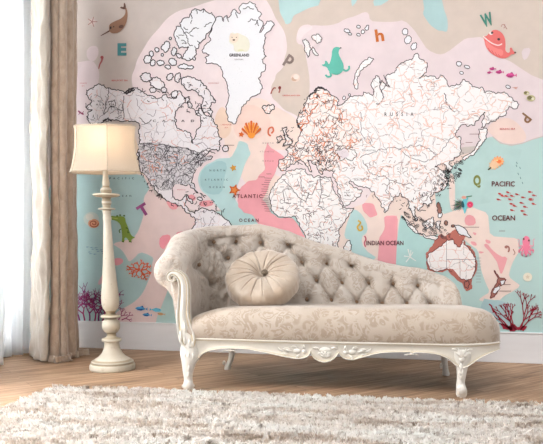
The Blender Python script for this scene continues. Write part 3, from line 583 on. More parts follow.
p.fill(ell(234, 40.2, 1.3, .8), ND).fill(ell(232.2, 37.6, .45, .5, 0, 8), INK).fill(ell(236.6, 37.6, .45, .5, 0, 8), INK).fill(ell(241, 50.5, 3, 1), flat(232, 230, 190)).build()
p = Print('printed_shell', 13); OA = flat(236, 150, 60); OB = flat(206, 98, 36)
for k in range(9):
    a = R(24 + 132 * k / 8); rr = 10 if k % 2 == 0 else 9
    p.fill(chaikin([(251.5, 138), (251.5 + rr * math.cos(a + .14), 134 - 1.25 * rr * math.sin(a + .14)), (251.5 + rr * 1.08 * math.cos(a), 134 - 1.35 * rr * math.sin(a)), (251.5 + rr * math.cos(a - .14), 134 - 1.25 * rr * math.sin(a - .14))], 1), OA if k % 2 else OB)
p.fill(chaikin([(247, 133), (256, 133), (254, 138.5), (249, 138.5)], 1), OA).build()
p = Print('printed_starfish', 13); star(p, 241.5, 134.5, 3.6, OB, .2); p.build()
p = Print('printed_seahorse', 13); p.line(catmull([(271, 136), (268.5, 134), (269, 129), (272.5, 127.5), (273.5, 131), (271.5, 133.5)], 4), flat(214, 116, 84), 1.7).build()
p = Print('printed_starfish', 13); star(p, 234.5, 190, 7, flat(206, 100, 44), .35); star(p, 234.5, 190, 3.8, flat(232, 140, 70), .35); p.build()
p = Print('printed_starfish', 13); star(p, 233.5, 168, 4.2, flat(222, 160, 70), -.3); p.build()
p = Print('printed_seal', 13); SG = flat(98, 184, 166)
p.fill(chaikin([(332, 51), (334, 47.5), (338, 47), (341, 48.5), (339, 50), (338.5, 54), (341, 59), (344, 65), (343.5, 71), (339, 75), (334, 75), (329, 72), (327, 67), (323, 66.5), (321.5, 64.5), (325, 64.5), (325, 60.5), (327.5, 61.5), (329, 65.5), (331, 60), (332, 55)], 2), SG)
p.line(catmull([(330, 72), (331, 76), (328, 77), (325.5, 75)], 4), SG, 1.9).line(catmull([(342, 69), (346, 71), (349, 69), (349, 66)], 4), SG, 1.9).fill(ell(340.8, 48.2, .8, .7, 0, 8), INK).build()
p = Print('printed_pearl', 13); p.fill(ell(295.5, 78, 4.6, 4.2), flat(232, 210, 196)).fill(ell(294.3, 79.2, 2.8, 2.2), flat(206, 172, 150)).fill(ell(296.2, 77, 2.8, 2.6), flat(242, 226, 216)).build()
p = Print('printed_seahorse', 13); RB = flat(168, 96, 88); p.line(catmull([(271, 94), (272.5, 90), (274.5, 88), (276, 88.5)], 4), RB, 1.3).line(catmull([(279, 93), (280, 90), (279, 87.5), (281, 87)], 4), RB, 1.3).fill(ell(279.8, 88, 1.4, 1.7), flat(140, 60, 56)).build()
p = Print('printed_whale', 13); WP = flat(222, 112, 108); WD = flat(190, 76, 80)
p.fill(chaikin([(482.5, 36), (486, 37), (490, 32), (495, 29.5), (501, 32), (505, 38), (505.5, 46), (505, 51), (508, 53.5), (510, 52), (509.5, 48), (511.5, 47.5), (513, 51.5), (515.5, 52.5), (514, 54.5), (511, 54.5), (508, 57.5), (503, 59), (497, 57.5), (490, 53), (485.5, 47), (484.5, 41)], 2), WP)
p.fill(chaikin([(485, 40), (490, 45), (497, 49), (503, 50), (503, 56), (497, 56), (490, 51), (486, 46)], 1), flat(236, 134, 130))
p.line(catmull([(483, 36.5), (487, 40), (492, 43.5), (498, 45.5), (502, 44)], 4), flat(250, 226, 222), 1.1).fill(ell(491, 33.5, 1.9, 1.7), flat(250, 236, 232)).fill(ell(492, 33, 1.3, 1.2), INK).fill(ell(498.6, 39.5, 1.5, 1.3), INK)
for k in range(4): p.line([(488 + 3.4 * k, 48 + 2.2 * k), (491 + 3 * k, 53 + 1.3 * k)], WD, .5)
p.fill(ell(515, 52.8, 1.1, .9), ND)
for P in ([(501, 27), (502, 25), (504, 24.5)], [(503.5, 28.5), (505, 27), (504.6, 24.6)], [(504, 25), (507, 29.5)]): p.line(P, flat(170, 110, 104), .6)
p.build()
PF = flat(206, 76, 140)
for x, y, L in ((492.5, 69, 7), (489.5, 72.8, 5.5), (499.5, 72.3, 8.5), (511, 75.5, 11)):
    p = Print('printed_fish', 13); fish(p, x, y, L, L * .42, PF, 0, -1, flat(160, 50, 110)); p.build()
for x, y, r in ((526.3, 93.3, 3), (530.8, 98.4, 4.4)):
    p = Print('printed_sea_urchin', 13); p.fill(ell(x, y, r, r * .72), flat(196, 188, 142)).fill(ell(x - r * .3, y - .4, r * .55, r * .45), flat(120, 112, 78)).fill(ell(x + r * .45, y + .5, r * .35, r * .3), flat(230, 224, 196)).build()
p = Print('printed_bird', 13); p.fill([(511.5, 87.5), (518, 87), (516, 89.6), (514, 88.4)], flat(220, 170, 158)).build()
p = Print('printed_anemone', 13)
for cx_, cy_, n_a, r_a, col in ((498, 161.5, 11, 6, (246, 172, 120)), (494, 165, 9, 5.5, (238, 198, 160))):
    for k in range(n_a):
        a = 2 * math.pi * k / n_a; p.fill(ell(cx_ + r_a * .55 * math.cos(a), cy_ + r_a * .45 * math.sin(a), r_a * .5, r_a * .22, math.degrees(a), 8), flat(*col))
p.fill(ell(499, 161.5, 2.4, 1.7), flat(244, 116, 60)).fill(ell(497, 160.5, 1, .8), flat(255, 214, 150)).line([(488, 170), (491, 167.5)], flat(96, 90, 60), 1.3).build()
SF = flat(204, 82, 80)
for x, y in ((500, 194), (508, 192.5), (512, 196), (498.5, 199.6), (502.5, 196), (510, 199.5), (517, 194.5), (523, 197.5), (530, 192), (531, 199), (534, 195.5), (511.5, 204), (514.5, 206), (521.5, 203), (525, 207), (530.5, 200), (533.5, 204), (512, 210.3), (522.5, 211), (525, 214.6), (506.5, 196.2)):
    p = Print('printed_fish', 13); fish(p, x, y, 5, 1.9, SF, rnd.uniform(5, 22), -1); p.build()
for x, y in ((516.3, 162), (519.5, 167), (517.7, 173), (520, 177), (522, 182), (516, 165)): Print('printed_fish', 13).line([(x, y), (x + .8, y + 2)], flat(120, 150, 148), .7).build()
p = Print('printed_lionfish', 13)
for k in range(15):
    a = R(100 + 150 * k / 14); L = rnd.uniform(8, 13); c = [(60, 90, 70), (90, 110, 70), (120, 90, 100), (40, 70, 66)][k % 4]
    p.fill([(462.5, 204 - .5), (462 + L * math.cos(a), 205 - L * .75 * math.sin(a)), (462.5, 205.5)], flat(*c))
p.fill(chaikin([(463, 199), (466, 196), (468.5, 197), (466.5, 203), (466.5, 210), (464.5, 215), (463, 209), (461, 205)], 1), flat(110, 190, 200)).fill(chaikin([(462, 200), (464, 203), (464.5, 208), (461, 207)], 1), flat(40, 90, 100))
p.fill(ell(464, 197.5, 2.6, 1.6), flat(236, 170, 150)).line([(466, 197), (472, 196)], flat(80, 130, 90), 1).fill(ell(470, 204.6, 3, 3.1), flat(226, 76, 112)).line(ell(470, 204.6, 1.5, 1.5), flat(150, 30, 70), .7, True).build()
p = Print('printed_octopus', 13); OP = flat(238, 132, 158)
for k in range(10):
    a = R(200 + 140 * k / 9); sx = 526 + 3.4 * math.cos(a); ex = 526 + 8.2 * math.cos(a); ey = 247 - 10 * math.sin(a)
    p.line(catmull([(sx, 246), ((sx + ex) / 2 + 2 * (-1) ** k, (247 + ey) / 2 + 1), (ex, ey), (ex + 1.4 * (-1) ** k, ey - 1.6)], 5), OP if k % 2 else flat(246, 170, 186), 1.5, w2=.5)
for sgn in (-1, 1):
    p.line(catmull([(526 + sgn * 3, 245), (526 + sgn * 7, 246), (526 + sgn * 7, 240), (526 + sgn * 9, 239)], 4), flat(246, 170, 186), 1.3, w2=.5)
p.fill(chaikin([(522.5, 238), (526, 235.3), (529.6, 238), (530, 243), (528.5, 247), (528.5, 252), (526, 256), (523.5, 252), (523.8, 247), (522, 243)], 2), OP).fill(ell(523.6, 239, 1, 1.1, 0, 8), ND).fill(ell(528.8, 240.5, 1, 1.1, 0, 8), ND).build()
p = Print('printed_sand_dollar', 13); p.fill(ell(527.5, 277, 4.6, 4.4), flat(238, 230, 210)); star(p, 527.5, 277, 2.6, flat(222, 206, 182)); p.build()
p = Print('printed_seahorse', 13); p.line(catmull([(506, 246), (508.5, 247), (509, 250), (508, 252)], 4), flat(170, 112, 100), 1.6).fill(ell(506, 247, 1.6, 1.5), flat(176, 120, 110)).line([(513, 249), (515, 253), (513.5, 255)], flat(170, 112, 100), .8).build()
p = Print('printed_coral', 14); RC = flat(164, 42, 62)
for k, (x, a, L) in enumerate(((518, 62, 12), (514, 100, 11), (521, 72, 14), (516, 128, 12), (511, 142, 9), (520, 50, 11), (512, 112, 8))): coral(p, x, 330, a, L * 1.05, 1.35, RC, 4, 19, 60 + k, .66, 9)
p.line(jag([(489, 304), (495, 312), (504, 322), (512, 330)], 1, 2, 5, False), RC, 1.4)
p.fill(jag([(500, 323), (508, 326), (514, 324), (519, 327), (527, 326), (523, 331), (510, 331.3), (503, 329)], 1.2, 2, 3), RC).build()
p = Print('printed_nautilus', 14); p.fill(ell(91.5, 219, 7.8, 7), flat(196, 206, 198)); p.fill(ell(94, 223.5, 5.6, 4.6), flat(214, 150, 116))
p.line([(94 + (4.8 - .14 * k) * math.cos(k * .35), 223.5 + (4 - .12 * k) * math.sin(k * .35)) for k in range(30)], flat(140, 66, 44), .9).fill(ell(90, 217, 4, 3.4), flat(216, 212, 200)).build()
p = Print('printed_crocodile', 14); CG = flat(132, 156, 66); CD = flat(84, 112, 48)
p.fill(chaikin([(111, 215.5), (117, 216.5), (122, 216), (125.5, 217.5), (126, 222), (128, 226), (129.5, 231), (132, 236), (136, 237.4), (132, 239), (131.5, 242), (129, 241), (127, 237.5), (124.5, 238), (125, 241.5), (122, 241.5), (122.5, 237), (122, 230), (120.5, 224), (117, 221), (111, 219.5)], 1), CG)
for x, y in ((117.5, 216), (120.5, 215.2), (124.5, 215.8), (126.8, 228), (128.6, 232.5)): p.fill(ell(x, y, 1.1, .9, 0, 8), CD)
p.line(catmull([(121.5, 229), (119.5, 230.5), (120.3, 233)], 4), CD, 1).line(catmull([(126, 228), (128.5, 229), (128, 232)], 4), CD, 1).line([(122, 241.5), (124.5, 242)], CD, 1.1).line([(129, 241.6), (132, 242)], CD, 1.1).line([(111, 217.6), (118, 218.8)], flat(176, 190, 100), .8).build()
p = Print('printed_coral', 14); OC = flat(214, 98, 66)
for k in range(8): coral(p, 140 + 1.5 * math.cos(k), 270 + 1.5 * math.sin(k), 45 * k + 10, 4.6, 1.5, OC, 3, 34, 80 + k, .72, 12)
p.build()
p = Print('printed_coral', 14); PC = flat(134, 56, 110)
for k, x in enumerate((75, 80, 85, 90, 95, 99, 103, 107)): coral(p, x, 321, 90 + (k - 3.5) * -5, 7.6, 1.7, PC if k % 2 else flat(154, 52, 100), 5, 28, 10 + k, .86, 14)
for k, x in enumerate((119, 122)): coral(p, x, 320, 70 - 25 * k, 4.5, 1.2, flat(160, 70, 116), 3, 28, 30 + k, .8, 14)
p.build()
FB = flat(78, 158, 208); FC = flat(104, 192, 220)
for x, y, L, c in ((141.5, 308.6, 12.5, FB), (156, 309.8, 12, FC), (147.3, 314.8, 9.5, FB), (161.5, 314, 8, flat(214, 160, 110))):
    p = Print('printed_fish', 14); fish(p, x, y, L, L * .34, c, 4, -1 if c is not FC else 1, flat(50, 90, 150) if c is FB else None); p.build()
for k in range(12):
    p = Print('printed_fish', 14); fish(p, 88 + (k * 5.3) % 17, 247 + (k * 2.1) % 8, 3.6, 1, flat(128, 158, 176), -4, -1); p.build()
p = Print('printed_seahorse', 13); p.line(catmull([(358, 220.5), (360.5, 223), (357.5, 227), (359.5, 230.5), (362.5, 229), (361.5, 225.5)], 5), flat(218, 178, 74), 1.8).build()
p = Print('printed_seahorse', 13); p.line(catmull([(364.5, 236), (366, 239), (364.5, 243), (365.6, 247)], 4), flat(214, 110, 128), 1.4).build()
p = Print('printed_starfish', 13)
for P in ([(406, 262), (410, 257), (411, 250)], [(410, 257), (416, 261)], [(404, 256), (410, 257), (413, 252)], [(408, 249), (410, 257)]): p.line(P, flat(236, 238, 232), 1.2, w2=.8)
p.build()
# ------------------------------------------------------------------ curtains
def drape(name, path, folds, amp, z0, z1, mats, seed, parent=None, flare=0.0, bottom=None, thick=.004, nu=220, nv=60, lean=None, crinkle=.006, sharp=False):
    """path: plan points; folds: pleat count; flare: spread at the floor"""
    r = random.Random(seed)
    P = catmull([(p.x, p.y) for p in path], 30); L = [0]
    for a, b in zip(P, P[1:]): L.append(L[-1] + math.hypot(b[0] - a[0], b[1] - a[1]))
    ph = [r.uniform(0, 6.28) for _ in range(6)]
    V = []
    for i in range(nu):
        u = i / (nu - 1); d = u * L[-1]; k = min(max(0, next((q for q in range(len(L)) if L[q] >= d), len(L) - 1)), len(L) - 1); k = max(1, k)
        f = (d - L[k - 1]) / max(1e-6, L[k] - L[k - 1]); x = P[k-1][0] + (P[k][0] - P[k-1][0]) * f; y = P[k-1][1] + (P[k][1] - P[k-1][1]) * f
        tx, ty = P[k][0] - P[k-1][0], P[k][1] - P[k-1][1]; tl = math.hypot(tx, ty); tx /= tl; ty /= tl; nx, ny = ty, -tx   # towards the room
        for j in range(nv):
            v = j / (nv - 1); z = z0 + (z1 - z0) * v
            w_ = 1 - sm(v * 6)
            un = u * folds * 2 * math.pi + (.2 if sharp else .7) * math.sin(u * 7 + ph[0]) + .25 * math.sin(v * 5 + ph[1])
            if sharp: o = amp * (2.2 * abs(math.sin(un / 2)) ** .55 - 1.2 + .25 * math.sin(u * 23 + ph[2]))
            else: o = amp * (math.sin(un) + .35 * math.sin(2.1 * un + ph[2])) * (.75 + .25 * math.sin(v * 3 + ph[3]) + .5 * w_)
            o += .6 * crinkle * (1 - abs(noise.noise(Vector((x * 9 + y * 9, (x + y) * 20 + z * 7, seed))))) ** 3 if not sharp else 0
            o += crinkle * noise.noise(Vector((x * 14, y * 14 + z * 9, z * 3 + seed))) + crinkle * 1.5 * noise.noise(Vector((u * 9, z * 2.4, seed)))
            o += flare * w_ * (.6 + .5 * math.sin(un * .5))
            zz = z
            if bottom and v < .12: zz = z + (1 - v / .12) * bottom * (math.sin(un * .5 + 1))
            V.append(Vector((x + nx * o, y + ny * o, max(zz, .004 + .002 * math.sin(un)))))
    o = pyobj(name, V, grid_faces(nu, nv), mats, parent, smooth=True)
    md = o.modifiers.new('thickness', 'SOLIDIFY'); md.thickness = thick; md.offset = 0
    return o
M_SHEER = m_fabric_plain('white_voile', rgb(250, 251, 252, .95), rgb(245, 248, 250, .95), 30, .1, (1, 1, .2), .8, .6)
M_IVORY = m_fabric_plain('ivory_silk_lining', rgb(196, 182, 165), rgb(214, 202, 187), 13, 1.0, (1, 1.6, .5), .55, .12, .4)
M_TAUPE = m_fabric_plain('beige_silk', rgb(182, 158, 136), rgb(210, 188, 168), 20, 1.0, (1, 1, .55), .5, .05, .5)
pt = lambda px, d: floor_at(px, d)
o = drape('sheer_curtain', [pt(38, 4.95), pt(22, 4.84), pt(6, 4.72), pt(-30, 4.4), pt(-70, 4.0)], 11, .022, .01, 3.0, M_SHEER, 3, nu=200, crinkle=.004, thick=.002)
tag(o, 'white sheer curtain glowing in front of the window beside the ivory drape', 'curtain', None)
o = drape('sheer_curtain', [pt(4, 4.42), pt(-8, 4.3), pt(-40, 4.0), pt(-80, 3.65)], 7, .02, .006, 3.0, M_SHEER, 5, nu=120, crinkle=.004, thick=.002, flare=.05)
tag(o, 'nearer white sheer panel at the far left edge, flaring out on the floor', 'curtain', None)
o = drape('curtain', [pt(34, 4.88), pt(35, 4.72), pt(39, 4.6), pt(46, 4.52), pt(49, 4.56)], 1.6, .006, .012, 3.0, M_IVORY, 8, flare=.012, crinkle=.016, nu=120, nv=120)
tag(o, 'crinkled ivory silk drape hanging between the white sheer and the beige folds', 'curtain')
o = drape('curtain', [pt(52, 4.64), pt(55, 4.6), pt(60, 4.6), pt(66, 4.66), pt(70, 4.76), pt(72.5, 4.92), pt(73, 5.0)], 6, .026, .01, 3.0, M_TAUPE, 12, flare=.02, crinkle=.006, sharp=True, nu=300, nv=120)
tag(o, 'beige pleated silk curtain pooling on the floor beside the mural', 'curtain')
hem = drape('hem', [pt(50, 4.55), pt(60, 4.5), pt(68, 4.6), pt(73, 4.72), pt(80, 4.8), pt(86, 4.86)], 3.2, .014, .004, .05, M_TAUPE, 4, o, flare=.0, crinkle=.02, nu=120, nv=8)

# ------------------------------------------------------------------ lamp
M_LAMP = m_antique('distressed_cream_paint', (220, 211, 193), (158, 136, 100), 1.0, 22)
lb = on_floor(112.5, 369); LD = (lb - CAM).dot(Vector((-math.sin(YAW), math.cos(YAW), 0))); LK = LD / FPX
lamp = empty('floor_lamp', (lb.x, lb.y, 0))
tag(lamp, 'tall cream turned-wood floor lamp with a glowing bell shade, leaning slightly', 'lamp')
def lz(y): return .8 - (y - HOR) * LK
def lathe(name, prof, m, parent, lean=True, n=40, carve=0):
    V = []
    right = Vector((math.cos(YAW), math.sin(YAW), 0))
    for r, y in prof:
        z = max(lz(y), 0); sh = -.0375 * max(0, z - .05) if lean else 0
        for k in range(n):
            a = 2 * math.pi * k / n; rr = r * LK
            if carve and .012 < z < .04: rr += carve * math.sin(k * 2 * math.pi / n * 14)
            V.append(Vector((rr * math.cos(a), rr * math.sin(a), z)) + right * sh)
    F = grid_faces(len(prof), n, closev=True); F.append(tuple(range(n))); F.append(tuple((len(prof) - 1) * n + k for k in range(n)))
    o = pyobj(name, V, F, [m, M_GROOVE], parent, smooth=True)
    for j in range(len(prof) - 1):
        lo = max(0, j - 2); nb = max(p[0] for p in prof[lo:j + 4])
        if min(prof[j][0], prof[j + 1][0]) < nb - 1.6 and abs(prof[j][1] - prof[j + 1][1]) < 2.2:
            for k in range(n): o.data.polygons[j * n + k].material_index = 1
    return o
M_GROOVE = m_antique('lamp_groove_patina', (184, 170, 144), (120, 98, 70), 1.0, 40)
fl = lz(366.5)
yb = 366.9 + 0
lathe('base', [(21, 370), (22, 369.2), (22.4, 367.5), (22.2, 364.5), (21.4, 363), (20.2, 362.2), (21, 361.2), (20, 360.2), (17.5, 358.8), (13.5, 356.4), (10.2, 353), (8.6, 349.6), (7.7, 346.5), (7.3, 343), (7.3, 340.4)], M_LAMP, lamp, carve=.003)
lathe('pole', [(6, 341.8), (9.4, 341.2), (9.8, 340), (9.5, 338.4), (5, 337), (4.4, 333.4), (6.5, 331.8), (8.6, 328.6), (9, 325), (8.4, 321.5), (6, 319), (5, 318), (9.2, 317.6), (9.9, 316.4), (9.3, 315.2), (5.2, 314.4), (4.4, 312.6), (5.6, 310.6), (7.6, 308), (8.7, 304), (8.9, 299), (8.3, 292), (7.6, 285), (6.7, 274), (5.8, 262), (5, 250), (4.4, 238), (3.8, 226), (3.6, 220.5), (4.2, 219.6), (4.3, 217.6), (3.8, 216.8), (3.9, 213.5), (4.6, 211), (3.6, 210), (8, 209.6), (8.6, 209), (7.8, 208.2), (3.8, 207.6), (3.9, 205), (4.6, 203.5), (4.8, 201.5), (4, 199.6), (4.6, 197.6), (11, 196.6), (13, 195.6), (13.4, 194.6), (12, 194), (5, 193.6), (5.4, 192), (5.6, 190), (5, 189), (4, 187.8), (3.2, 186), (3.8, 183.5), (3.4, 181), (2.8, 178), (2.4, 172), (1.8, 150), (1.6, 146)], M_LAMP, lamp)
# shade: six-sided bell with concave panels
n = NT('shade_linen', .8); co = n.coords(); wv = n.noise(co, 220, 2)
c = n.ramp(wv.outputs[0], [(.3, rgb(232, 220, 204, .8)), (.7, rgb(240, 230, 216, .8))]); n.col(c)
tr = n.n('ShaderNodeBsdfTranslucent'); tr.inputs[0].default_value = (.93, .83, .70, 1); mx = n.n('ShaderNodeMixShader', i_0=.5)
out = n.t.nodes['Material Output']; n.l(n.b.outputs[0], mx.inputs[1]); n.l(tr.outputs[0], mx.inputs[2]); n.l(mx.outputs[0], out.inputs[0])
M_SHADE = n.m; M_SEAM = m_fabric_plain('shade_piping', rgb(206, 190, 168), rgb(222, 208, 188), 120, .2)
lr = Vector((math.cos(YAW), math.sin(YAW), 0)); lf = Vector((math.sin(YAW), -math.cos(YAW), 0))
SHC = lr * (-.0375 * lz(150) + .4 * LK)
def shade_r(v): return (33.6 + 4.8 * (1 - v) ** 2.2 + 1.2 * (2 * v - 1) ** 2 - 1.2) * LK * 1.0
V = []; NV = 20; NS = 48; seams = [[] for _ in range(6)]
for j in range(NV):
    v = j / (NV - 1); z = lz(172.4) + (lz(127) - lz(172.4)) * v; r0 = shade_r(v)
    for k in range(NS):
        s_, f_ = divmod(k, NS // 6); f = f_ / (NS // 6)
        a0 = R(11 + 60 * s_); a1 = R(71 + 60 * s_)
        d0 = lf * math.cos(a0) + lr * math.sin(a0); d1 = lf * math.cos(a1) + lr * math.sin(a1)
        p = (d0 * (1 - f) + d1 * f); p = p * (1 + .05 * math.sin(math.pi * f))
        p = p - lf * (p.dot(lf) * .5)      # an oval shade, shallow front to back
        q = SHC + p * r0; V.append(Vector((q.x, q.y, z)))
        if f_ == 0: seams[s_].append((q.x * 1, q.y, z, .0028))
shade = pyobj('lamp_shade', V, grid_faces(NV, NS, closev=True), M_SHADE, lamp, smooth=False)
for p in shade.data.polygons: p.use_smooth = True
md = shade.modifiers.new('thickness', 'SOLIDIFY'); md.thickness = .0015
vs_, fs = [], []
for s in seams: tube(vs_, fs, s, 6)
for j, rr in ((0, .0036), (NV - 1, .0036)):
    ring = [tuple(V[j * NS + k]) + (rr,) for k in range(NS)]; tube(vs_, fs, ring + [ring[0]], 6)
so = pyobj('piping', vs_, fs, M_SEAM, shade, smooth=True)
n = NT('warm_bulb'); n.b.inputs['Emission Color'].default_value = (1, .72, .42, 1); n.b.inputs['Emission Strength'].default_value = 3.5; n.b.inputs['Base Color'].default_value = (.9, .85, .8, 1)
vs_, fs = [], []; blob(vs_, fs, (SHC.x, SHC.y, lz(151)), (.03, .03, .045), nu=14, nv=10); pyobj('bulb', vs_, fs, n.m, lamp, smooth=True)
pl = bpy.data.lights.new('lamp_light', 'POINT'); pl.energy = 1.5; pl.color = (1, .80, .58); pl.shadow_soft_size = .05
po = bpy.data.objects.new('lamp_light', pl); COL.objects.link(po); po.parent = lamp; po.location = (SHC.x, SHC.y, lz(151) + .07)

# ------------------------------------------------------------------ chaise longue
FL = on_floor(188, 388); FR = on_floor(460, 396.5)
ex = (FR - FL).normalized(); SROT = math.atan2(ex.y, ex.x); SO = (FL + FR) / 2; SO.z = 0
sofa = empty('chaise_longue', SO, SROT)
tag(sofa, 'antique cream carved chaise longue with button-tufted beige damask back', 'chaise longue')
Minv = Matrix.Rotation(-SROT, 3, 'Z'); Mfw = Matrix.Rotation(SROT, 3, 'Z')
CL = Minv @ (CAM - SO); CL.z = CAM.z
def S(px, py, yl=0.0):
    r = Minv @ ray(px, py); t = (yl - CL.y) / r.y; q = CL + r * t; return q.x, q.z
def to_px(p):
    q = Mfw @ Vector(p) + SO - CAM; c, s = math.cos(YAW), math.sin(YAW)
    xc = q.x * c + q.y * s; d = -q.x * s + q.y * c
    return CX + FPX * xc / d, HOR - FPX * q.z / d
M_DAM = m_damask('beige_damask', rgb(194, 181, 168), rgb(174, 157, 142), rgb(206, 196, 186), 1.35, .35, .6)
M_SEAT = m_damask('seat_damask', rgb(192, 176, 160), rgb(168, 148, 128), rgb(202, 188, 174), 1.35, .4, .15)
M_FRAME = m_antique('cream_carved_wood', (236, 231, 222), (206, 184, 146), .55, 30)
M_ORN = m_antique('carving_highlights', (238, 233, 224), (204, 178, 130), 1.0, 60)
M_GILT = m_antique('worn_gilt_edge', (214, 198, 168), (186, 162, 122), .8, 40)
M_DARKW = m_antique('unpainted_rear_wood', (150, 128, 108), (110, 88, 70), .5, 30)
M_BTN = m_fabric_plain('button_fabric', rgb(120, 92, 70), rgb(172, 142, 114), 200, .4)

xa = S(190.5, 300, .02)[0]; YB = .565; RC_ = .27
xe = S(461, 300, YB + .08)[0]
RAILZ = S(340, 342.5, -.02)[1]
SEATZ = .462
def plan(s):
    """s in metres along the inner foot of arm and back: point, outward normal"""
    L1 = YB - RC_ - .02; L2 = math.pi / 2 * RC_
    if s < L1: return (xa, .02 + s), (-1, 0)
    if s < L1 + L2:
        a = (s - L1) / RC_; return (xa + RC_ - RC_ * math.cos(a), YB - RC_ + RC_ * math.sin(a)), (-math.cos(a), math.sin(a))
    return (xa + RC_ + (s - L1 - L2), YB), (0, 1)
L1 = YB - RC_ - .02; L2 = math.pi / 2 * RC_; SLEN = L1 + L2 + (xe - xa - RC_)
# height of the crest, traced on the rear plane and on the arm
crest_px = [(212, 223.6), (224, 222.6), (240, 222.8), (258, 223.6), (274, 227.2), (289.5, 231.6), (303, 237.2), (319, 242.8), (339, 247.5), (348, 250.6), (364, 256.8), (386, 262.8), (404, 266.4), (420, 268), (433.5, 272), (446, 276.5), (454, 283), (458.5, 291), (461, 303), (462.5, 315)]
crest = []
for a, b in crest_px:
    x, z = S(a, b, YB + .10); crest.append((L1 + L2 + (x - xa - RC_), z))
z_front = S(172, 254.5, .02)[1]
arm_c = [(0, z_front), (L1 * .5, z_front + .055), (L1, z_front + .13), (L1 + L2 * .5, z_front + .182), (L1 + L2 * .85, crest[0][1] - .008)]
CRT = arm_c + [c for c in crest if c[0] > L1 + L2 * .95]
def crest_z(s): return interp(CRT, s)
btn_px = [(214, 242), (236.7, 241), (199.5, 265), (229, 259), (261, 243), (288, 245), (302, 263), (326.5, 263), (351, 265), (316.5, 281), (342, 282.5), (369, 283), (393, 284), (418, 285.5), (307, 300), (331.5, 300), (357, 302), (382, 304), (407, 303.5), (431, 305), (247, 262), (275, 263), (216, 284), (240, 284)]
crs = []
for i, a in enumerate(btn_px):
    for b in btn_px[i + 1:]:
        dx, dy = abs(a[0] - b[0]), abs(a[1] - b[1])
        if 9 < dx < 20 and 12 < dy < 25: crs.append((a, b, 1.0 if (b[0] - a[0]) * (b[1] - a[1]) > 0 else .55))
def tuft(px, py):
    m = 0
    for bx, by in btn_px:
        d2 = (px - bx) ** 2 + (py - by) ** 2
        if d2 < 260: m = max(m, math.exp(-d2 / 16) * 1.0 + .45 * math.exp(-d2 / 75))
    e = 0
    for (a, b, k) in crs:
        vx, vy = b[0] - a[0], b[1] - a[1]; L2_ = vx * vx + vy * vy; t = ((px - a[0]) * vx + (py - a[1]) * vy) / L2_
        if -.05 < t < 1.05:
            d2 = (px - a[0] - vx * t) ** 2 + (py - a[1] - vy * t) ** 2
            if d2 < 40: e = max(e, k * (math.exp(-d2 / 1.5) * .8 + .32 * math.exp(-d2 / 14)))
    # short vertical gathers running up from each button
    for bx, by in btn_px:
        if abs(px - bx) < 3 and -15 < py - by < 0: e = max(e, .5 * math.exp(-(px - bx) ** 2 / 1.5) * (1 + (py - by) / 15))
    return m, e
def sect(s):
    """cross-section points (outward u, z, weight of tufting)"""
    cz = crest_z(s); arm = 1 - sm((s - L1 * .6) / (L2 * .9)); endk = sm((SLEN - s) / .16)
    r = (.098 * arm + .074 * (1 - arm)) * (.45 + .55 * endk); lean = .022 * arm + .085 * (1 - arm) * (.3 + .7 * endk)
    H = cz - r; zb = .30; H = max(H, zb + .02); out = []
    for k in range(64):
        t = k / 63; u = lean * t ** 1.15 + (.01 * math.sin(math.pi * t)) * (1 - arm) * -1
        out.append((u, zb + (H - zb) * t, sm(t * 5) if True else 0))
    for k in range(1, 40):
        a = math.pi - (math.pi + (R(75) if arm > .5 else R(60))) * k / 39
        out.append((lean + r + r * math.cos(a), H + r * math.sin(a), 1 - sm(k / 18)))
    u1, z1 = out[-1][0], out[-1][1]; uo = .062 * arm + (lean * .9 + .03) * (1 - arm)
    for k in range(1, 14):
        t = k / 13; out.append((uo + (u1 - uo) * (1 - t) ** 3, z1 + (.25 - z1) * t, 0))
    return out
NSEG = 400; V = []; T = None; rim = []
for i in range(NSEG):
    s = SLEN * i / (NSEG - 1); (bx, by), (nx, ny) = plan(s); sc = sect(s); row = []
    for k, (u, z, wt) in enumerate(sc):
        p = Vector((bx + nx * u, by + ny * u, z))
        if wt > 0:
            px, py = to_px(p); m, e = tuft(px, py)
            wr = 0
            d = wt * (.028 * m + .024 * e)
            # crumpled gathers where the arm turns into the back
            kk = math.exp(-((s - L1 - L2 * .45) / .17) ** 2) * wt
            d += kk * .030 * abs(noise.noise(Vector((s * 26 + 5 * z, z * 12, 2)))) + kk * .016 * abs(noise.noise(Vector((s * 60, z * 26, 5))))
            d += .003 * noise.noise(Vector((s * 16, z * 18, 8)))
            p += Vector((nx, ny, 0)) * d * (1 if k < 64 else .6) - Vector((0, 0, 1)) * d * (.15 if k < 64 else .5)
        row.append(p)
    V += row; T = len(row)
F = grid_faces(NSEG, T); F.append(tuple((NSEG - 1) * T + k for k in range(T)))
pyobj('backrest', V, F, M_DAM, sofa, smooth=True)
# buttons
def surf(px, py):
    best = None
    for q, p in enumerate(V):
        if q % T > 85: continue
        a, b = to_px(p); d = (a - px) ** 2 + (b - py) ** 2
        if d < 6:
            key = d + 40 * (0 if p.y < YB + .2 else 1)
            if best is None or key < best[0]: best = (key, p)
    return best[1] if best else None
bproto = None
for bx, by in btn_px[:20]:
    p = surf(bx, by)
    if p is None: continue
    if bproto is None:
        vs_, fs = [], []; blob(vs_, fs, (0, 0, 0), (.0135, .008, .0135), nu=12, nv=7); bproto = pyobj('tufting_button', vs_, fs, M_BTN, sofa, loc=p, smooth=True); bproto.location = p + Vector((0, -.010, .003))
    else:
        c = bproto.copy(); COL.objects.link(c); c.parent = sofa; c.location = p + Vector((0, -.010, .003))
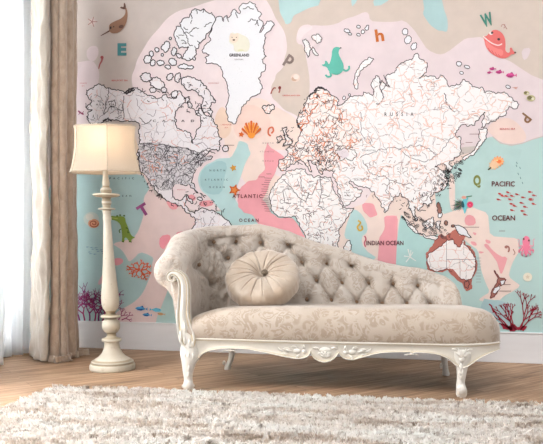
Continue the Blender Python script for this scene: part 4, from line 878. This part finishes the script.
# pleated front of the rolled arm
s0 = sect(0); cu, cz_ = .022 + .098, crest_z(0) - .098
NR = 14; ring = [(u, z) for u, z, w_ in s0[40:]] ; ring = ring + [(s0[0][0], .25)] + [(u, z) for u, z, w_ in s0[:40:3]]
V2 = []; NK = len(ring)
for j in range(NR):
    t = j / (NR - 1)
    for k, (u, z) in enumerate(ring):
        uu = cu + (u - cu) * t; zz = cz_ + (z - cz_) * t; a = math.atan2(z - cz_, u - cu)
        y = .02 - .026 * math.sqrt(max(0, 1 - t ** 2.4)) - (.0035 * math.sin(a * 24) * math.sin(math.pi * min(1, t * 1.1)) if z > cz_ - .1 else 0)
        V2.append(Vector((xa - uu, y, zz)))
pyobj('arm_front', V2, grid_faces(NR, NK, closev=True), M_DAM, sofa, smooth=True)

# seat cushion --------------------------------------------------------
xs0 = xa - .01; xs1 = S(503, 331, .08)[0]
top_tab = []
for a, b in ((189, 322), (193, 317.5), (197, 315), (203, 312.6), (212, 310), (224, 308), (240, 307), (300, 307), (380, 307.6), (440, 308), (476, 308.6), (486, 310.5), (492, 313.5), (497, 318.5), (500.4, 325)):
    x, z = S(a, b, .06); top_tab.append((x, z))
def seat_sec(x):
    q = (x - (xs1 - .24)) / .24; k = max(0, 1 - max(0, q) ** 2.6) ** (1 / 2.6); cy = .30; hy = .325 * (.25 + .75 * k)
    top = interp(top_tab, x); zb = RAILZ - .004; out = []
    for j in range(46):
        t = j / 45
        if t < .62:   # front bulge, then the crown
            a = t / .62 * R(112); yy = -math.sin(min(a, R(90)) ) ;
        out.append(t)
    pts = []
    y0 = cy - hy; h = top - zb
    prof = [(.028, 0), (.008, .06), (-.004, .2), (-.010, .42), (-.006, .62), (.008, .8), (.03, .92), (.065, .985), (.12, 1.0), (.2, .985), (.3, .955), (.4, .92), (.5, .89), (.6, .87), (.64, .7), (.64, 0)]
    pr = catmull(prof, 4)
    for a, b in pr: pts.append((y0 + a * (hy * 2 / .65), zb + b * h))
    return pts
NX = 170; V = []; T = None
for i in range(NX):
    x = xs0 + (xs1 - xs0) * (1 - (1 - i / (NX - 1)) ** 1.25)
    row = seat_sec(x); T = len(row)
    for k, (y, z) in enumerate(row):
        wr = .0022 * noise.noise(Vector((x * 7, y * 9, z * 9))) * (1 if 0 < k < T - 8 else 0)
        V.append(Vector((x, y - wr, z + wr)))
F = grid_faces(NX, T); F.append(tuple(range(T))); F.append(tuple((NX - 1) * T + k for k in range(T)))
pyobj('seat', V, F, M_SEAT, sofa, smooth=True)

# carved rails --------------------------------------------------------
low = [(186, 350), (191, 362), (196, 362.5), (198.5, 359), (202, 355), (207, 352.3), (212, 350.6), (220, 349.3), (229, 348.8), (240, 349), (250, 350), (258, 351.8), (268, 353.8), (277, 355.6), (286, 357.4), (295, 359), (302, 359.2), (307, 357.6), (309.6, 355), (310.7, 352.7), (311.6, 355.5), (314.2, 358.8), (319, 361.6), (324.7, 362.8), (330, 361.8), (334.8, 358.6), (337.4, 355.4), (338.4, 352.8), (340, 355.4), (343, 358.6), (348, 360.2), (354, 360.2), (363, 357.8), (372.6, 355.2), (380, 353.6), (387, 352.9), (400, 352.4), (410, 352.6), (412, 354), (414, 352.8), (425, 353.2), (434, 354.2), (440, 355.8), (447, 358.8), (451.5, 361.7), (455, 365.5), (462, 368.5), (467, 367.5), (470, 365.4), (474, 362.8), (480, 358.6), (487.6, 354.6), (494, 351.8), (499, 349.4)]
topr = [(186, 337.2), (240, 339.2), (320, 341.2), (400, 343), (440, 343.8), (470, 343.6), (490, 342.6), (500, 341.6)]
XC = S(470, 345, 0)[0]; XEND = xs1 + .004; EX = XEND - XC
def rail_plan(x):   # front edge bows back at the free end
    q = max(0, (x - XC) / EX); return .24 * (1 - math.sqrt(max(0, 1 - min(1, q) ** 2.4)))
xs = []; a = 186
while a <= 500.2:
    xs.append(a); a += .7
V = []; NV_ = 16; rim = []
crossp = [(0, .000), (.03, -.010), (.07, -.014), (.12, -.010), (.17, -.004), (.35, -.001), (.55, -.002), (.72, -.006), (.80, -.010), (.86, -.012), (.92, -.018), (.97, -.018), (1, -.012)]
for a in xs:
    x, zt = S(a, interp(topr, a), 0); x = min(x, XEND - .0005); y = rail_plan(x) - .012
    xx, zt = S(a, interp(topr, a), y); xx2, zl = S(a, interp(low, a), y)
    h = zt - zl
    for v, o_ in crossp:
        # keep the edge beads the same size where the apron deepens
        zz = zl + h * v
        if v <= .17: zz = zl + min(h * v, v * .075)
        if v >= .80: zz = zt - min(h * (1 - v), (1 - v) * .075)
        V.append(Vector((xx, y + o_, zz)))
    V.append(Vector((xx, y + .026, zt))); V.append(Vector((xx, y + .026, zl)))
T = len(crossp) + 2
F = grid_faces(len(xs), T, closev=True); F.append(tuple(range(T))); F.append(tuple((len(xs) - 1) * T + k for k in range(T)))
fr_ = pyobj('front_rail', V, F, [M_FRAME, M_GILT], sofa, smooth=True); fr_.modifiers.new('edges', 'EDGE_SPLIT').split_angle = R(50)
for q in range((len(xs) - 1) * T):
    if q % T in (3, 8): fr_.data.polygons[q].material_index = 1
# end rail and rear rail
def ribbon(name, P, z0, z1, m):
    V = []
    for i, (x, y) in enumerate(P):
        a = Vector((*P[max(0, i - 1)], 0)); b = Vector((*P[min(len(P) - 1, i + 1)], 0)); t = (b - a).normalized(); nn = Vector((t.y, -t.x, 0))
        for o_, z in ((0, z0), (.006, z0 + .006), (.002, z0 + .02), (.002, z1 - .02), (.009, z1 - .008), (.005, z1), (-.026, z1), (-.026, z0)): V.append(Vector((x, y, z)) + nn * o_)
    F = grid_faces(len(P), 8, closev=True); F.append(tuple(range(8))); F.append(tuple((len(P) - 1) * 8 + k for k in range(8)))
    return pyobj(name, V, F, m, sofa, smooth=False)
ribbon('end_rail', catmull([(XEND - .001, .20), (XEND, .28), (XEND - .01, .40), (XEND - .06, .52), (XEND - .16, .60)], 5), .23, RAILZ, M_FRAME)
ribbon('rear_rail', [(XEND - .16, .61), (0, .64), (xa + .1, .64)], .225, RAILZ, M_DARKW)
vs_, fs = [], []; tube(vs_, fs, [(XEND - .07, .50, .262, .028), (XEND - .045, .50, .24, .024), (XEND - .03, .50, .222, .016)], 10); pyobj('rear_bracket', vs_, fs, M_DARKW, sofa, smooth=True)
ribbon('side_rail', [(xa - .05, .60), (xa - .05, .3), (xa - .05, .03)], .2, RAILZ, M_FRAME)

# legs ------------------------------------------------------------------
def leg_front(px_rows, yl):
    rows = []
    for (cx_, hw, py) in px_rows:
        x, z = S(cx_, py, yl); x2, _ = S(cx_ + hw, py, yl); rows.append((x, z, x2 - x))
    z_end = rows[-1][1]; vs_, fs = [], []; path = []
    for k, (x, z, hw) in enumerate(rows):
        z = max(z, .004) if k < len(rows) - 1 else 0.0
        dep = min(hw, .05) * (.95 if k > len(rows) // 2 else .8)
        y = yl - .004 - .012 * math.sin(math.pi * k / (len(rows) - 1)) + (-.006 if k >= len(rows) - 4 else .004)
        path.append((x, y, z, hw, dep))
    tube(vs_, fs, catmull(path, 4), 20); return vs_, fs
vs_, fs = leg_front([(189.5, 8, 344), (189.8, 9.4, 352), (189.6, 8.2, 359), (189, 6.5, 365), (188.6, 5.3, 371), (188.7, 4.3, 377), (188.9, 4.4, 381), (189.3, 5.1, 384), (189.4, 4.9, 387), (189.4, 3.6, 389.5), (189.4, 3.0, 390)], .0)
for (a, b, rx, rz) in ((183.8, 386, 2.2, 2.2), (193, 385.6, 1.8, 2)):
    x, z = S(a, b, -.015); blob(vs_, fs, (x, -.018, max(z, rz * .0056)), (rx * .0056, .012, rz * .0056))
pyobj('leg', vs_, fs, M_FRAME, sofa, smooth=True)
vs_, fs = leg_front([(462, 11, 352), (462, 9.6, 359), (461.8, 7, 364.5), (461.4, 5.4, 370), (461, 4.5, 376), (460.4, 4.2, 381), (460.4, 4.8, 385.5), (461, 5.5, 390), (461, 5.4, 393.5), (461, 4.6, 396), (461, 4.2, 397.2)], .012)
x, z = S(461, 389, -.012); blob(vs_, fs, (x, -.03, max(z, .03)), (.026, .014, .03))
pyobj('leg', vs_, fs, M_FRAME, sofa, smooth=True)
def leg_back(px_rows, yl):
    path = []
    for (cx_, hw, py) in px_rows:
        x, z = S(cx_, py, yl); path.append((x, yl + .004 * 0, z, hw * .0064, hw * .0064))
    zmin = path[-1][2]; path = [(p[0], p[1], (p[2] - zmin) * (.25 / max(.01, path[0][2] - zmin)), p[3], p[4]) for p in path]
    vs_, fs = [], []; tube(vs_, fs, catmull(path, 4), 16); return vs_, fs
vs_, fs = leg_back([(231, 5.5, 346), (231.5, 4.4, 352), (232, 3.4, 358), (231, 2.8, 363), (228.6, 2.9, 366.5), (227.5, 3.4, 368.5), (227.5, 3, 369.5)], .585)
x, z = S(224.5, 364, .585); blob(vs_, fs, (x, .575, .045), (.012, .014, .016)); pyobj('leg', vs_, fs, M_FRAME, sofa, smooth=True)
vs_, fs = leg_back([(443, 5.5, 347), (443.5, 4.6, 352), (444, 3.6, 358), (444.6, 3.0, 364), (445.4, 2.9, 369), (446, 3.4, 372), (446, 3.1, 373)], .585)
x, z = S(441, 363, .585); blob(vs_, fs, (x, .575, .06), (.009, .012, .02)); pyobj('leg', vs_, fs, M_FRAME, sofa, smooth=True)

# scrolled arm post -----------------------------------------------------
cl = [(189.4, 348, 2.0), (189, 345.5, 5.2), (187.2, 341, 8.2), (185.4, 335, 9.0), (183.2, 327, 8.0), (181.8, 317, 6.9), (181.9, 306, 6.2), (182.4, 296, 5.8), (182.4, 286, 5.5), (180.6, 278.6, 4.8), (176.6, 274.0, 3.9), (171.6, 272.8, 3.3), (167.9, 275.2, 2.8), (168.2, 279.4, 2.4), (171.8, 280.6, 2.0), (173.6, 278.0, 1.7), (172, 276.4, 1.3)]
cl = [(a + 1.8, b, w_ * 1.0) for a, b, w_ in cl]
CLs = catmull(cl, 6); V = []; across = [-1, -.98, -.9, -.78, -.64, -.45, -.2, .05, .3, .5, .66, .8, .92, .98, 1]
def relief(a): return .018 + .012 * math.exp(-((abs(a) - .82) / .12) ** 2) + .012 * math.exp(-(a / .4) ** 2) - (.016 if abs(a) > .97 else 0)
for i, (a, b, hw) in enumerate(CLs):
    p0 = CLs[max(0, i - 1)]; p1 = CLs[min(len(CLs) - 1, i + 1)]; dx, dy = p1[0] - p0[0], p1[1] - p0[1]; L = math.hypot(dx, dy) or 1; nx, ny = -dy / L, dx / L
    fwd = .012 * sm((i - 50) / 30); sw = .010 * sm(1 - i / 26)
    for q in across:
        x, z = S(a + nx * hw * q, b + ny * hw * q, -.01); V.append(Vector((x, -.008 - relief(q) * min(1, hw / 4) - fwd - sw, z)))
    for q in (1, -1):
        x, z = S(a + nx * hw * q, b + ny * hw * q, -.01); V.append(Vector((x, .02, z)))
T = len(across) + 2
F = grid_faces(len(CLs), T, closev=True); F.append(tuple(range(T))); F.append(tuple((len(CLs) - 1) * T + k for k in range(T)))
po_ = pyobj('arm_post', V, F, [M_FRAME, M_GILT], sofa, smooth=True)
for q in range((len(CLs) - 1) * T):
    if q % T in (1, 4, 9, 12): po_.data.polygons[q].material_index = 1

# carved ornaments -------------------------------------------------------
def leaf(vs_, fs, px, py, L, w_, ang, yl, curl=.0):
    x0, z0 = S(px, py, yl); k = .0056; pts = []
    for i in range(7):
        t = i / 6; a = R(ang + curl * t); pts.append((x0, yl - .006 * math.sin(math.pi * t) - .002, z0, max(.0008, w_ * k * math.sin(math.pi * (.12 + .82 * t))), max(.0008, w_ * k * .6 * math.sin(math.pi * (.12 + .82 * t)))))
        x0 += math.cos(a) * L * k / 6; z0 += math.sin(a) * L * k / 6
    tube(vs_, fs, pts, 8)
def orn(items, yl, name='carved_ornament'):
    vs_, fs = [], []
    for it in items:
        if it[0] == 'b': _, a, b, rx, rz = it; x, z = S(a, b, yl); blob(vs_, fs, (x, yl, z), (rx * .0056, .007, rz * .0056), nu=14)
        else: leaf(vs_, fs, *it[1:6], yl, it[6])
    return pyobj(name, vs_, fs, M_ORN, sofa, smooth=True)
yo = -.016
orn([('b', 325, 350, 5.5, 3.2), ('b', 325, 355.5, 3, 2.6)] + [('l', 325, 357.5, 7.5, 1.1, a, 0) for a in (30, 60, 90, 120, 150)] + [('l', 325 + s * 6, 349, 7, 1, 90 - s * 50, s * -90) for s in (-1, 1)] + [('l', 325 + s * 7, 354, 5, 1, 90 + s * 50, s * 90) for s in (-1, 1)], yo)
orn([('b', 297, 351, 4, 2.6), ('b', 304, 351.5, 2.4, 2)] + [('l', 292, 351, 8, 1.2, 175, -30), ('l', 290, 349, 8, 1, 160, 60), ('l', 284, 351, 7, .9, 170, -50), ('l', 297, 348, 6, 1, 140, 60), ('l', 303, 349, 5, 1, 60, 60), ('l', 300, 354.5, 6, 1, 200, 60), ('l', 288, 353, 6, .8, 200, -60)], yo)
orn([('b', 352.5, 352, 4, 2.6), ('b', 345.5, 352.5, 2.4, 2)] + [('l', 357, 352, 8, 1.2, 5, 30), ('l', 359, 350, 8, 1, 20, -60), ('l', 365, 352, 7, .9, 10, 50), ('l', 352, 349, 6, 1, 40, -60), ('l', 346, 350, 5, 1, 120, -60), ('l', 349, 355.5, 6, 1, -20, -60), ('l', 361, 354, 6, .8, -20, 60)], yo)
orn([('b', 462, 353, 4.6, 3.4), ('b', 462, 359.5, 2.6, 2.4)] + [('l', 462, 357, 9, 1.3, a, 0) for a in (35, 65, 115, 145)] + [('l', 457, 351, 6, 1, 130, 80), ('l', 467, 351, 6, 1, 50, -80), ('l', 461, 363, 8, 1.5, -92, 8), ('l', 459.5, 369, 7, 1.1, -90, 10), ('l', 462.5, 369, 7, 1.1, -90, -8), ('b', 461, 377, 1.5, 3)], -.034)
orn([('b', 189, 356, 3.8, 3), ('b', 189, 362, 2.8, 3)] + [('l', 189, 352, 7, 1.5, -90, 0), ('l', 185.5, 353, 6, 1, -110, 60), ('l', 193, 353, 6, 1, -70, -60), ('l', 189, 365, 7, 1.3, -92, 0), ('b', 188.6, 374, 1.6, 3)], -.036)
orn([('l', 190, 346, 8, 1.5, 100, -20), ('l', 186, 345, 10, 1.6, 105, -10), ('l', 181.5, 342, 12, 1.5, 98, -5), ('b', 192.6, 343.5, 1.8, 2.2), ('l', 186, 333, 12, 1.2, 98, -3)], -.036)
for cxp, cyp in ((229.5, 350.5), (411.5, 354.3)): orn([('b', cxp, cyp, 2.6, 1.2), ('l', cxp - 2, cyp, 5, .8, 170, 60), ('l', cxp + 2, cyp, 5, .8, 10, -60)], -.02)

# ------------------------------------------------------------------ round pillow
M_PIL = m_fabric_plain('champagne_satin', rgb(178, 156, 134), rgb(204, 188, 171), 5, .1, (1, 1, 1), .36, 0, .5)
PR, PT = .228, .09; V = []; NR_, NA = 50, 360; TILT = R(-49)
prn = random.Random(4); PLEATS = [(k * 2 * math.pi / 17 + prn.uniform(-.1, .1), prn.uniform(.009, .017), prn.uniform(.6, 1.0)) for k in range(17)]
def pil(t, a):      # t 0 front centre .. 1 rim .. 2 back centre
    f = t if t <= 1 else 2 - t
    r = PR * math.sin(f * math.pi / 2) ** .92; th = PT * max(0, math.cos(f * math.pi / 2)) ** .55
    dim = math.exp(-(f / .13) ** 2) * .5 + .14 * math.exp(-(f / .35) ** 2); th *= (1 - dim)
    pl_ = 0
    for (aa, dp, le) in PLEATS:
        da = (a - aa + math.pi) % (2 * math.pi) - math.pi
        if abs(da) < .3: pl_ -= dp * math.exp(-(da * (f + .12) / .011) ** 2) * max(0, 1 - f / le) ** .6 * min(1, f * 9) + .003 * math.sin(a * 11 + 1)* f
    th += pl_; r *= 1 + .004 * math.sin(a * 40) * sm((f - .6) * 2.5)
    return Vector((r * math.cos(a), (-1 if t <= 1 else 1) * th, r * math.sin(a)))
for j in range(NR_ * 2 - 1):
    t = j / (NR_ - 1)
    for k in range(NA): V.append(pil(t, 2 * math.pi * k / NA))
F = grid_faces(NR_ * 2 - 1, NA, closev=True)
px_, pz_ = S(262.8, 281, .34)
PC_ = Vector((px_, .335, 0)); MR = Matrix.Rotation(TILT, 3, 'X'); 
V = [MR @ v for v in V]; zmin = min(v.z for v in V); V = [Vector((v.x, v.y, v.z if v.z > zmin + .02 else zmin + .02 + (v.z - zmin - .02) * .6)) for v in V]; zmin = min(v.z for v in V)
def seat_top(y): 
    return max(z for (yy, z) in seat_sec(0) if abs(yy - y) < .04)
pz = .436 - zmin
pillow = pyobj('round_pillow', V, F, M_PIL, None, smooth=True)
pillow.location = Mfw @ Vector((PC_.x, PC_.y, pz)) + SO; pillow.location.z = pz; pillow.rotation_euler = (0, 0, SROT)
tag(pillow, 'round champagne satin pillow with radiating pleats resting on the chaise seat', 'pillow')
vs_, fs = [], []; blob(vs_, fs, (0, 0, 0), (.024, .014, .024), nu=16, nv=9)
bt = pyobj('button', vs_, fs, m_fabric_plain('jewelled_button', rgb(70, 56, 44), rgb(150, 130, 104), 160, .8, rough=.3), pillow, smooth=True)
bt.location = MR @ Vector((.016, -PT * .52, .01)); bt.rotation_euler = (TILT, 0, 0)
bt['label'] = 'dark beaded centre button'

# ------------------------------------------------------------------ shaggy rug
RA = on_floor(53, 384, .03); RB_ = on_floor(541, 401.5, .03); rx = (RB_ - RA).normalized(); ry = Vector((rx.y, -rx.x, 0))
RW, RLN = 3.1, 1.75
n = NT('rug_pile_fibre', .85); n.b.inputs['Sheen Weight'].default_value = .3
co = n.coords((.7, 3.6, 1)); z1 = n.noise(co, 2.6, 5, .62, .6); co2 = n.coords((1, 1, 1)); z2 = n.noise(co2, 70, 2)
c = n.ramp(z1.outputs[0], [(.33, rgb(176, 160, 145, .98)), (.41, rgb(216, 204, 192, .98)), (.48, rgb(240, 234, 228, .98)), (.66, rgb(248, 248, 245, .98))])
zc = n.noise(co, 22, 3)
c = n.mix(n.math('MULTIPLY', n.ramp(zc.outputs[0], [(.56, (0, 0, 0)), (.66, (1, 1, 1))]), .75), c, rgb(166, 150, 134)); n.col(c)
tr = n.n('ShaderNodeBsdfTranslucent'); n.l(c, tr.inputs[0]); mx = n.n('ShaderNodeMixShader', i_0=.45); out = n.t.nodes['Material Output']; n.l(n.b.outputs[0], mx.inputs[1]); n.l(tr.outputs[0], mx.inputs[2]); n.l(mx.outputs[0], out.inputs[0])
M_PILE = n.m; M_BACKING = m_fabric_plain('rug_backing', rgb(190, 180, 170), rgb(205, 196, 186), 60, .3)
bm = bmesh.new(); box(bm, 0, RW, -RLN, 0, 0, .012, .004)
rug = bmobj('shaggy_rug', bm, M_BACKING, loc=(RA.x, RA.y, .0005)); rug.rotation_euler = (0, 0, math.atan2(rx.y, rx.x))
tag(rug, 'shaggy cream and taupe rug lying on the wood floor in front of the chaise', 'rug')
rg = np.random.default_rng(5); NTF, NB_ = 13000, 9; N = NTF * NB_       # tufts of yarn ends
TX = rg.uniform(0, RW, NTF); TY = rg.uniform(-RLN, 0, NTF)
th = rg.uniform(.82, 1.12, NTF) * (1 + .06 * (np.sin(TX * 5.1 + TY * 9) + np.sin(TX * 11 - TY * 17 + 1) + np.sin(TY * 31 + TX * 3)))
taz = rg.normal(-1.3, .7, NTF)
X = np.repeat(TX, NB_) + rg.normal(0, .005, N); Y = np.repeat(TY, NB_) + rg.normal(0, .004, N)
X = np.clip(X, .002, RW - .002); Y = np.clip(Y, -RLN + .002, -.002)
Ln = np.repeat(th, NB_) * rg.uniform(.021, .028, N)
az = np.repeat(taz, NB_) + rg.normal(0, .9, N); az2 = az + rg.normal(0, .4, N); W_ = rg.uniform(.0024, .0046, N); wa = rg.uniform(0, 6.283, N)
lean = rg.uniform(.15, .6, N)
zz0 = np.full(N, .010); b0 = np.stack([X, Y, zz0], 1)
m1 = b0 + np.stack([np.cos(az) * lean * Ln * .35, np.sin(az) * lean * Ln * .35, Ln * .55], 1)
t1 = m1 + np.stack([np.cos(az2) * lean * Ln * .6, np.sin(az2) * lean * Ln * .6, Ln * .34 * (1.3 - lean)], 1)
wv_ = np.stack([np.cos(wa) * W_, np.sin(wa) * W_, np.zeros(N)], 1)
vv = np.stack([b0 - wv_ * .7, b0 + wv_ * .7, m1 + wv_, m1 - wv_, t1], 1).reshape(-1, 3)
me = bpy.data.meshes.new('pile'); me.vertices.add(N * 5); me.vertices.foreach_set('co', vv.ravel())
base = np.arange(N) * 5
lp = np.stack([base, base + 1, base + 2, base + 3, base + 3, base + 2, base + 4], 1).ravel()
me.loops.add(N * 7); me.loops.foreach_set('vertex_index', lp)
me.polygons.add(N * 2); st = np.stack([np.arange(N) * 7, np.arange(N) * 7 + 4], 1).ravel(); me.polygons.foreach_set('loop_start', st)
me.update(calc_edges=True); me.validate()
pile = link('pile', me, M_PILE, rug); pile['kind'] = 'stuff'
